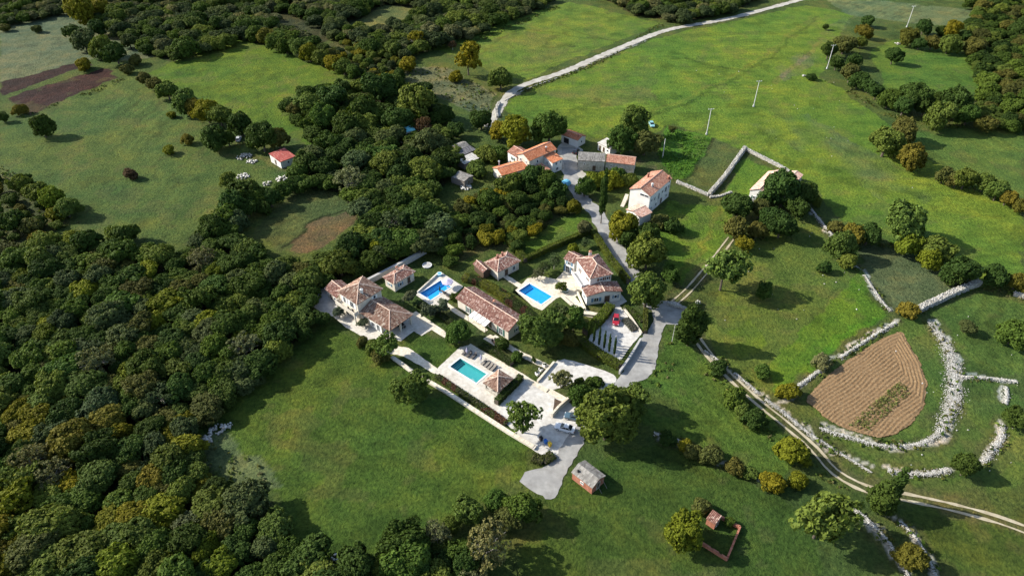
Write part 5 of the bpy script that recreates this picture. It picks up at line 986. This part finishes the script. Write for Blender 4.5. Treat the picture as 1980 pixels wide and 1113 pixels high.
def stone_wall(px, wd, h, label, heap=False, dens=20, size=.2, seed=None, gaps=0.0):
    L = smooth_line(poly(px), 1.0); g = np.random.default_rng(seed or int(px[0][0]*7+px[0][1])); pos = []; sz = []
    n_ = len(L)
    if heap: wd = tuple(q*.82 for q in wd) if isinstance(wd, tuple) else wd*.8
    for i in range(n_-1):
        a, c = L[i], L[i+1]; d = c-a; ln = d.length; d.normalize(); s = Vector((-d.y, d.x, 0))
        ww = wd[0]+(wd[1]-wd[0])*math.sin(math.pi*i/n_) if isinstance(wd, tuple) else wd
        if gaps and vnoise(np.array([a.x]), np.array([a.y]), 5, 91)[0] < gaps: continue
        k = int(ln*(ww+1.2*h)*dens*(1.25 if heap else 1.5)); u = g.normal(0, ww*.30, k) if heap else g.uniform(-ww/2, ww/2, k); v = g.uniform(0, ln, k)
        zt = .5*h*np.clip(1-(np.abs(u)/(ww*.62))**2, 0, 1) if heap else np.where(g.random(k) < .5, h, g.uniform(0, h, k)); u = np.where((zt < h) & (not heap), np.sign(u)*ww/2*(1-.12*zt/max(h, .01)), u)
        zt = zt*g.uniform(.8, 1.05, k)
        pos.append(np.array([a.x, a.y, 0])+np.outer(v, [d.x, d.y, 0])+np.outer(u, [s.x, s.y, 0])+np.outer(zt, [0, 0, 1])); sz.append(g.uniform(.6, 1.3, k)*size)
    pos = np.concatenate(pos); sz = np.concatenate(sz); t = tag(empty('dry_stone_wall', (L[0].x, L[0].y, 0)), label, 'stone wall'); stones('stones', pos, sz, 3, t, (L[0].x, L[0].y, 0))
    if not heap:
        b = MB()
        for a, c in zip(L[:-1], L[1:]):
            if gaps and vnoise(np.array([a.x]), np.array([a.y]), 5, 91)[0] < gaps: continue
            d = (c-a).normalized(); s = Vector((-d.y, d.x, 0))*((wd if not isinstance(wd, tuple) else wd[0])*.42); o_ = Vector((L[0].x, L[0].y, 0))
            A = [a-s-o_, c-s-o_, c+s-o_, a+s-o_]; b.hexa(A, [q+Vector((0, 0, h*.85)) for q in A])
        b.build('fill', 'stone_wallm', t)
for a_, k_ in STONE: stone_wall(*a_, **k_)
def garden_wall(px, wd, h, m, label):
    L = [Vector((p.x, p.y, 0)) for p in poly(px)]; o = L[0]; b = MB(); t = tag(empty('garden_wall', o), label, 'garden wall')
    for i, (a, c) in enumerate(zip(L[:-1], L[1:])):
        d = (c-a).normalized(); s = Vector((-d.y, d.x, 0))*wd/2; e = d*wd/2*.96; zz = Vector((0, 0, h-.002*i)); A = [a-s-e-o, c-s+e-o, c+s+e-o, a+s-e-o]; b.hexa(A, [q+zz for q in A])
    b.build('masonry', m, t); b = MB()
    for i, (a, c) in enumerate(zip(L[:-1], L[1:])):
        d = (c-a).normalized(); s = Vector((-d.y, d.x, 0))*(wd/2+.05); n_ = max(1, int((c-a).length/1.2))
        for j in range(n_):
            p0, p1 = a.lerp(c, j/n_)+d*.02, a.lerp(c, (j+1)/n_)-d*.02; A = [p0-s-o, p1-s-o, p1+s-o, p0+s-o]; zz = h+.004+.003*(i % 2); b.hexa([q+Vector((0, 0, zz)) for q in A], [q+Vector((0, 0, zz+.07)) for q in A], random.random())
    b.build('coping', 'path_cream' if m != 'concrete' else 'concrete', t)
garden_wall([(760, 693), (800, 722), (860, 757), (920, 796), (985, 838), (1032, 866)], .8, .5, 'plaster_cream', 'low pale wall edging the estate above the meadow')
garden_wall([(822, 490), (780, 514), (690, 560)], .7, 1.6, 'concrete', 'grey boundary wall running behind the small annex')
garden_wall([(1068, 806), (1080, 792), (1103, 772)], .4, 1.3, 'plaster_cream', 'pale retaining wall beside the parked cars')
garden_wall([(1198, 722), (1215, 698), (1238, 660)], .4, 1.0, 'concrete', 'pale wall between driveway and asphalt road')
garden_wall([(1206, 597), (1222, 618), (1240, 645)], .35, .4, 'plaster_cream', 'low kerb wall along the driveway planting')
garden_wall([(1163, 757), (1150, 772)], .4, 1.0, 'plaster_cream', 'short wall stub by the huge olive tree')
garden_wall([(1086, 574), (1126, 609), (1150, 612)], .4, .6, 'plaster_cream', 'low retaining wall below the white house patio')
garden_wall([(808, 566), (846, 531)], .3, .5, 'plaster_white', 'low white wall at the back of the first blue pool')
garden_wall([(1113, 560), (1131, 600)], .4, .7, 'plaster_cream', 'low garden wall beside the white house steps')
garden_wall([(1040, 738), (1071, 702)], .4, .5, 'plaster_cream', 'low kerb wall at the gravel parking edge')
# ================================================================ cars
def car(loc, ang, paint, label, hatch=False, L=4.4, Wd=1.78, H=1.45):
    t = tag(empty('parked_car', loc, ang), label, 'car'); hl, hw = L/2, Wd/2
    # stations: x, half width, z bottom, z belt, roof half width (0 = none), z roof
    S_ = [(-hl, hw*.78, .42, .62), (-hl*.96, hw*.92, .26, .86), (-hl*.72, hw, .2, .93), (-hl*.3, hw, .2, .94), (hl*.2, hw, .2, .93), (hl*.5, hw, .2, .88), (hl*.85, hw*.94, .22, .74), (hl*.97, hw*.82, .3, .62), (hl, hw*.68, .4, .52)]
    b = MB(); rings = []
    for x_, w_, z0, z1 in S_:
        r = [(x_, -w_*.9, z0), (x_, -w_, z0+(z1-z0)*.35), (x_, -w_*.97, z0+(z1-z0)*.8), (x_, -w_*.86, z1), (x_, w_*.86, z1), (x_, w_*.97, z0+(z1-z0)*.8), (x_, w_, z0+(z1-z0)*.35), (x_, w_*.9, z0)]
        i = len(b.v); b.v += r; rings.append(list(range(i, i+8)))
    for r0, r1 in zip(rings[:-1], rings[1:]):
        for j in range(8): b.f.append((r0[j], r0[(j+1) % 8], r1[(j+1) % 8], r1[j])); b.r.append(.5)
    b.f.append(tuple(rings[0][::-1])); b.f.append(tuple(rings[-1])); b.r += [.5, .5]
    body = b.build('body', paint, t, smooth=False)
    xr0 = -hl*(.93 if hatch else .72); x0, x1, xf0, xf1 = xr0, -hl*(.66 if hatch else .38), hl*.08, hl*.42     # rear base, roof rear, roof front, windscreen base
    wb, wr, zb = hw*.86, hw*.66, .90
    b = MB(); b.hexa([(x1-.02, -wr-.01, H-.06), (xf0+.02, -wr-.01, H-.06), (xf0+.02, wr+.01, H-.06), (x1-.02, wr+.01, H-.06)], [(x1+.06, -wr*.92, H), (xf0-.06, -wr*.92, H), (xf0-.06, wr*.92, H), (x1+.06, wr*.92, H)])
    for s_ in (-1, 1):
        for (xa, xb) in ((x0, x1), (xf1, xf0), ((x1+xf0)/2, (x1+xf0)/2)): b.tube((xa, s_*wb, zb-.03), (xb, s_*wr, H-.04), .035, k=5)
    b.build('roof', paint, t)
    def pane(nm, q):
        m_ = MB(); m_.quad(*q); m_.quad(*q[::-1]); m_.build(nm, 'glass', t)
    pane('windscreen', [(xf1, -wb*.96, zb), (xf1, wb*.96, zb), (xf0, wr*.97, H-.05), (xf0, -wr*.97, H-.05)])
    pane('rear_window', [(x0, wb*.96, zb), (x0, -wb*.96, zb), (x1, -wr*.97, H-.05), (x1, wr*.97, H-.05)])
    for s_ in (-1, 1): pane('side_window', [(x0+.05, s_*wb*.99, zb), (xf1-.05, s_*wb*.99, zb), (xf0, s_*wr*.99, H-.06), (x1, s_*wr*.99, H-.06)])
    for x_ in (-hl*.62, hl*.62):
        for s_ in (-1, 1):
            b = MB(); b.tube((x_, s_*(hw-.2), .32), (x_, s_*(hw+.01), .32), .32, k=14); wh = b.build('wheel', 'rubber', t)
            b = MB(); b.tube((x_, s_*(hw-.02), .32), (x_, s_*(hw+.03), .32), .2, k=10); b.build('rim', 'paint_silver', wh)
    for s_ in (-1, 1):
        b = MB(); b.box((hl*.955, s_*hw*.66, .62), (.12, .36, .12)); b.build('headlight', 'headlight_glass', t)
        b = MB(); b.box((-hl*.975, s_*hw*.7, .74), (.1, .3, .14)); b.build('taillight', 'taillight_glass', t)
        b = MB(); b.box((hl*.36, s_*(hw+.06), .96), (.14, .2, .12)); b.build('mirror', paint, t)
def aim(p, q): d = at(*q)-at(*p); return math.atan2(d.y, d.x)
g = at(1191, 621); car((g.x, g.y, .035), aim((1191, 612), (1190, 634)), 'paint_red', 'red hatchback parked alone on the gravel driveway', True, 4.2)
g = at(1092, 830); car((g.x, g.y, .04), aim((1110, 836), (1074, 826)), 'paint_white', 'white saloon parked in the gravel courtyard', False, 4.5)
g = at(1110, 809); car((g.x, g.y, .04), aim((1130, 814), (1092, 805)), 'paint_slate', 'dark slate saloon beside the retaining wall', False, 4.5)
g = at(1114, 295); car((g.x, g.y, .035), aim((1110, 300), (1118, 290)), 'paint_black', 'black car parked in the village yard', True, 4.2)
g = at(462, 271); car((g.x, g.y, .0), aim((458, 282), (466, 262)), 'paint_silver', 'pale car under the trees by red-roofed shed', True, 4.2)
g = at(1260, 243); car((g.x, g.y, .0), aim((1256, 236), (1264, 252)), 'paint_teal', 'pale teal car behind the tall barn tree', True, 4.2)
# ================================================================ furniture and small things
def lounger(x, y, ang, m, label, group, up=.5):
    g = at(x, y); t = tag(empty('sun_lounger', (g.x, g.y, .035), ang), label, 'sun lounger', group)
    b = MB(); b.box((0, 0, .27), (1.95, .66, .07)); b.build('frame', 'timber_dark', t)
    b = MB(); b.box((.32, 0, .36), (1.3, .62, .1)); b.hexa([(-.95, -.31, .31+up), (-.32, -.31, .31), (-.32, .31, .31), (-.95, .31, .31+up)], [(-1.0, -.31, .41+up), (-.34, -.31, .41), (-.34, .31, .41), (-1.0, .31, .41+up)]); b.build('cushion', m, t)
    for sx in (-.8, .8):
        for sy in (-.26, .26):
            b = MB(); b.box((sx, sy, .12), (.07, .07, .24)); b.build('leg', 'timber_dark', t)
la = aim((905, 690), (892, 702))
for i, (x_, y_) in enumerate([(899, 683), (907, 687), (916, 690), (936, 702), (942, 706), (948, 710), (954, 713)]):
    lounger(x_, y_, la, 'cloth_charcoal' if i < 3 else 'cloth_taupe', ['charcoal sun lounger beside the lilac parasol at teal pool', 'taupe sun lounger in the row between parasol and gazebo'][i > 2], ['charcoal loungers by the teal pool', 'taupe loungers by the teal pool'][i > 2])
for i, (x_, y_) in enumerate([(858, 566), (864, 571), (869, 575)]): lounger(x_, y_, aim((860, 575), (845, 565)), 'cloth_charcoal', 'dark sun lounger on the deck of first blue pool', 'loungers by the first blue pool')
def parasol(x, y, m, label, open_=False, h=2.5):
    g = at(x, y); t = tag(empty('parasol', (g.x, g.y, .035)), label, 'parasol')
    b = MB(); b.tube((0, 0, 0), (0, 0, h+.1), .035, k=8); b.build('pole', 'timber_dark', t)
    b = MB(); b.tube((0, 0, 0), (0, 0, .1), .34, .3, k=12); b.build('base', 'concrete', t)
    b = MB()
    if open_:
        for i in range(8):
            a, c = 2*math.pi*i/8, 2*math.pi*(i+1)/8; R_ = 1.6; b.quad((R_*math.cos(a), R_*math.sin(a), h-.55), (R_*math.cos(c), R_*math.sin(c), h-.55), (0, 0, h)); b.quad((R_*math.cos(a), R_*math.sin(a), h-.75), (R_*math.cos(c), R_*math.sin(c), h-.75), (R_*math.cos(c), R_*math.sin(c), h-.55), (R_*math.cos(a), R_*math.sin(a), h-.55))
    else: b.tube((0, 0, .75), (0, 0, 1.3), .16, .30, 10); b.tube((0, 0, 1.3), (0, 0, h), .30, .05, 10)
    b.build('canopy', m, t)
parasol(903, 686, 'cloth_lilac', 'closed lilac parasol among the charcoal loungers'); parasol(930, 700, 'cloth_lilac', 'closed lilac parasol at the head of the taupe loungers')
parasol(866, 556, 'cloth_lilac', 'open lilac parasol on the first blue pool deck', True, 2.6); parasol(851, 567, 'cloth_green', 'closed dark green parasol at the pool edge')
def table_set(loc, label, mt, mc, blue=False, n_=4, s=1.3):
    t = tag(empty('garden_table', loc, .7), label, 'table'); b = MB(); b.box((0, 0, .74), (s*1.3, s*.8, .05)); b.build('tabletop', mt, t)
    for sx in (-1, 1):
        for sy in (-1, 1): b = MB(); b.box((sx*s*.55, sy*s*.32, .36), (.06, .06, .72)); b.build('leg', mt, t)
    for i in range(n_):
        a = .7+(i % 2)*math.pi+(0 if i < 2 else 0); u = (i//2-.5)*s*.7; v = (-1 if i % 2 else 1)*s*.72; x_ = loc[0]+u*math.cos(.7)-v*math.sin(.7); y_ = loc[1]+u*math.sin(.7)+v*math.cos(.7)
        c = tag(empty('garden_chair', (x_, y_, loc[2]), .7+(math.pi if i % 2 else 0)), 'chair drawn up to the '+label, 'chair', 'chairs round the '+label)
        b = MB(); b.box((0, 0, .44), (.48, .46, .06)); b.build('seat', mc, c); b = MB(); b.box((0, .23, .72), (.48, .06, .5)); b.build('backrest', mc, c)
        for sx in (-.2, .2):
            for sy in (-.19, .19): b = MB(); b.box((sx, sy, .21), (.04, .04, .42)); b.build('leg', mc, c)
table_set((PORCH[0].x, PORCH[0].y, .03), 'dark dining table under the villa porch', 'metal_dark', 'metal_dark')
table_set((GAZ.x, GAZ.y, .035), 'wooden table inside the tiled gazebo', 'timber_dark', 'timber_dark')
g = at(1103, 521); table_set((g.x, g.y, .035), 'long blue table on the white house patio', 'blue_plastic', 'blue_plastic', n_=4, s=1.7)
g = at(960, 664); table_set((g.x, g.y, .035), 'brown table on the long house terrace', 'timber_dark', 'timber_dark', s=1.2)
def tub(x, y, m, label, r=.7, h=.6):
    g = at(x, y); t = tag(empty('round_tub', (g.x, g.y, .035)), label, 'tub'); b = MB(); b.tube((0, 0, 0), (0, 0, h), r, r, 16); b.build('side', m, t); b = MB(); b.tube((0, 0, h), (0, 0, h+.05), r+.06, r+.06, 16); b.build('rim', 'frame_white', t)
    b = MB(); b.tube((0, 0, h+.05), (0, 0, h+.055), r-.1, r-.1, 16); b.build('cover', m, t)
tub(850, 532, 'blue_sheet', 'round pale blue tub behind the first blue pool'); tub(826, 514, 'concrete', 'round stone planter ring behind the annex', 1.3, .3); tub(1093, 563, 'shutter_green', 'dark green round cover on the white house patio', .9, .5)
def bin_(x, y, m, label):
    g = at(x, y); t = tag(empty('wheelie_bin', (g.x, g.y, .04), .6), label, 'bin'); b = MB(); b.hexa([(-.24, -.28, .06), (.24, -.28, .06), (.24, .28, .06), (-.24, .28, .06)], [(-.3, -.36, 1.0), (.3, -.36, 1.0), (.3, .36, 1.0), (-.3, .36, 1.0)]); b.build('body', m, t)
    b = MB(); b.box((0, 0, 1.04), (.64, .78, .08)); b.build('lid', m, t)
    for s_ in (-.22, .22): b = MB(); b.tube((s_-.03, .3, .1), (s_+.03, .3, .1), .1, k=10); b.build('wheel', 'rubber', t)
bin_(1055, 857, 'blue_plastic', 'blue wheelie bin beside the courtyard drive'); bin_(1063, 862, 'yellow_plastic', 'yellow wheelie bin beside the blue one'); bin_(1046, 851, 'metal_dark', 'black wheelie bin beside the courtyard drive')
for i, (x_, y_) in enumerate([(1039, 724), (1046, 716), (1053, 708)]):
    g = at(x_, y_); t = tag(empty('planter', (g.x, g.y, .03), .72), 'white box planter with small shrub at the gravel parking', 'planter', 'white planters at the gravel parking'); b = MB(); b.box((0, 0, .35), (.8, .8, .7)); b.box((0, 0, .68), (.9, .9, .06)); b.build('box', 'plaster_white', t)
    V, F, rnd = LOWP[i]; k_ = F[:, 2] != F[:, 3]; me = npmesh('foliage', (V-np.array([0, 0, .6]))*.38+np.array([0, 0, .55]), F[k_], rnd[k_], np.tile((.04, .06, .016), (k_.sum(), 1))); link('foliage', me, 'leaf_tint', t)
def utility_pole(x, y, h, label, arm=True, lamp=False):
    g = at(x, y); t = tag(empty('street_lamp' if lamp else 'utility_pole', (g.x, g.y, -.1)), label, 'street lamp' if lamp else 'utility pole')
    b = MB(); b.tube((0, 0, 0), (0, 0, h), .17 if not lamp else .07, .11 if not lamp else .05, 10); b.build('pole', 'concrete_pole', t)
    if arm:
        b = MB(); b.box((0, 0, h-.25), (2.2, .14, .14), .15); a_ = b.build('crossarm', 'concrete_pole', t)
        for s_ in (-1, 0, 1): b = MB(); b.tube((s_, s_*.15, h-.16), (s_, s_*.15, h+.12), .06, .04, 6); b.build('insulator', 'frame_white', a_)
        b = MB(); b.box((0, 0, .5), (.6, .6, .9), top=.7); b.build('footing', 'concrete_pole', t)
    if lamp:
        b = MB(); b.tube((0, 0, h), (.9, .2, h+.15), .04, k=6); b.box((1.0, .22, h+.14), (.5, .2, .1)); b.build('lamp_head', 'lamp_head', t)
utility_pole(1366, 260, 10.5, 'pale concrete utility pole with crossarm above the garden plots'); utility_pole(1457, 206, 11, 'pale utility pole alone in the wide green field')
utility_pole(1599, 133, 11, 'pale utility pole at the hedge corner'); utility_pole(1753, 53, 11, 'pale utility pole on the rough ground beyond the hedged field'); utility_pole(1281, 305, 7.5, 'short pale pole at the barn garden', False)
utility_pole(1299, 662, 6, 'street lamp on the grass by the asphalt road', False, True); utility_pole(1062, 270, 8, 'thin lamp post behind the orange-roofed house', False, True)
# rubbish and debris piles, teal shelter
def pile(x, y, r, n_, label, m='dry_stone', size=.45, h=.5):
    g = at(x, y); q = np.random.default_rng(int(x*3+y)); a = q.uniform(0, 6.28, n_); rr_ = r*np.sqrt(q.random(n_)); pos = np.c_[g.x+np.cos(a)*rr_, g.y+np.sin(a)*rr_, h*np.clip(1-rr_/r, 0, 1)*q.uniform(.3, 1, n_)+.1]
    t = tag(empty('rubble_pile', (g.x, g.y, 0)), label, 'rubble pile'); stones('rubble', pos, q.uniform(.5, 1.6, n_)*size, 5, t, (g.x, g.y, 0), m)
tag(stones('loose_stones', LOOSE_STONES, np.random.default_rng(78).uniform(.12, .34, len(LOOSE_STONES)), 79, None, (0, 0, 0)), 'pale loose stones scattered over the pastures', 'stones', kind='stuff')
pile(472, 303, 2.6, 60, 'white rubbish heap under the dark broad tree', size=.45); pile(487, 313, 1.8, 35, 'small white heap between rubbish and shed', size=.45); pile(545, 346, 2.0, 35, 'pale heap in front of red-roofed shed', size=.5)
pile(470, 341, 2.2, 40, 'pale stone heap over the dark thicket', size=.45); pile(516, 355, 1.6, 18, 'flat white panels lying in the thicket', size=.45); pile(902, 362, 2.2, 50, 'pale stone heap below the plank-roofed shed')
pile(420, 830, 1.6, 26, 'grey stones at the meadow and wood corner'); pile(398, 852, 1.4, 22, 'white stones in the weedy meadow corner'); pile(660, 1085, 2.0, 34, 'stone heap at the foot of bottom copse'); pile(1735, 85, 1.5, 20, 'pale stones below the far hedge')
pile(440, 824, 1.2, 16, 'scattered white stones at the shaded meadow edge'); pile(1555, 147, 1.0, 12, 'pale stone beside the low field bush')
g = at(788, 272); t = tag(empty('teal_shelter', (g.x, g.y, 0), .5), 'teal sheet-roofed shelter buried in the middle wood', 'shelter'); b = MB(); b.hexa([(-3, -1.6, 4.2), (3, -1.6, 4.2), (3, 1.6, 4.8), (-3, 1.6, 4.8)], [(-3, -1.6, 4.3), (3, -1.6, 4.3), (3, 1.6, 4.9), (-3, 1.6, 4.9)]); b.build('roof', 'teal_sheet', t)
b = MB(); b.box((0, 0, 2.0), (5.4, 2.8, 4.0)); b.build('wall', 'plaster_white', t)
g = at(1090, 362); t = tag(empty('tarpaulin_shelter', (g.x, g.y, 0), .9), 'pale blue tarpaulin shelter by the village lane', 'shelter'); b = MB()
for i in range(6):
    a0, a1 = math.pi*i/6, math.pi*(i+1)/6; b.quad((-2.2, -1.6*math.cos(a0), .9+1.2*math.sin(a0)), (2.2, -1.6*math.cos(a0), .9+1.2*math.sin(a0)), (2.2, -1.6*math.cos(a1), .9+1.2*math.sin(a1)), (-2.2, -1.6*math.cos(a1), .9+1.2*math.sin(a1)))
b.build('cover', 'blue_sheet', t)
for sx in (-2, 2):
    for sy in (-1.5, 1.5): b = MB(); b.tube((sx, sy, 0), (sx, sy, 1.0), .06); b.build('post', 'metal_dark', t)
# cover crop on the two garden plots and the green strip inside the ploughed field
tag(scatter('cover_crop', [pp([(1290, 247), (1365, 263), (1378, 268), (1325, 343), (1300, 343), (1272, 300)])], 1.6, .42, [(.062, .14, .016), (.075, .15, .02)], 81, nleafs=4), 'leafy green crop on the garden plot', 'crop')
tag(scatter('weeds', [pp([(1640, 822), (1678, 834), (1763, 757), (1738, 737)])], 10.0, .28, [(.14, .16, .05), (.17, .16, .06), (.10, .13, .03), (.19, .15, .07)], 83, 0.1, 4), 'weedy green strip inside the ploughed field', 'weeds')
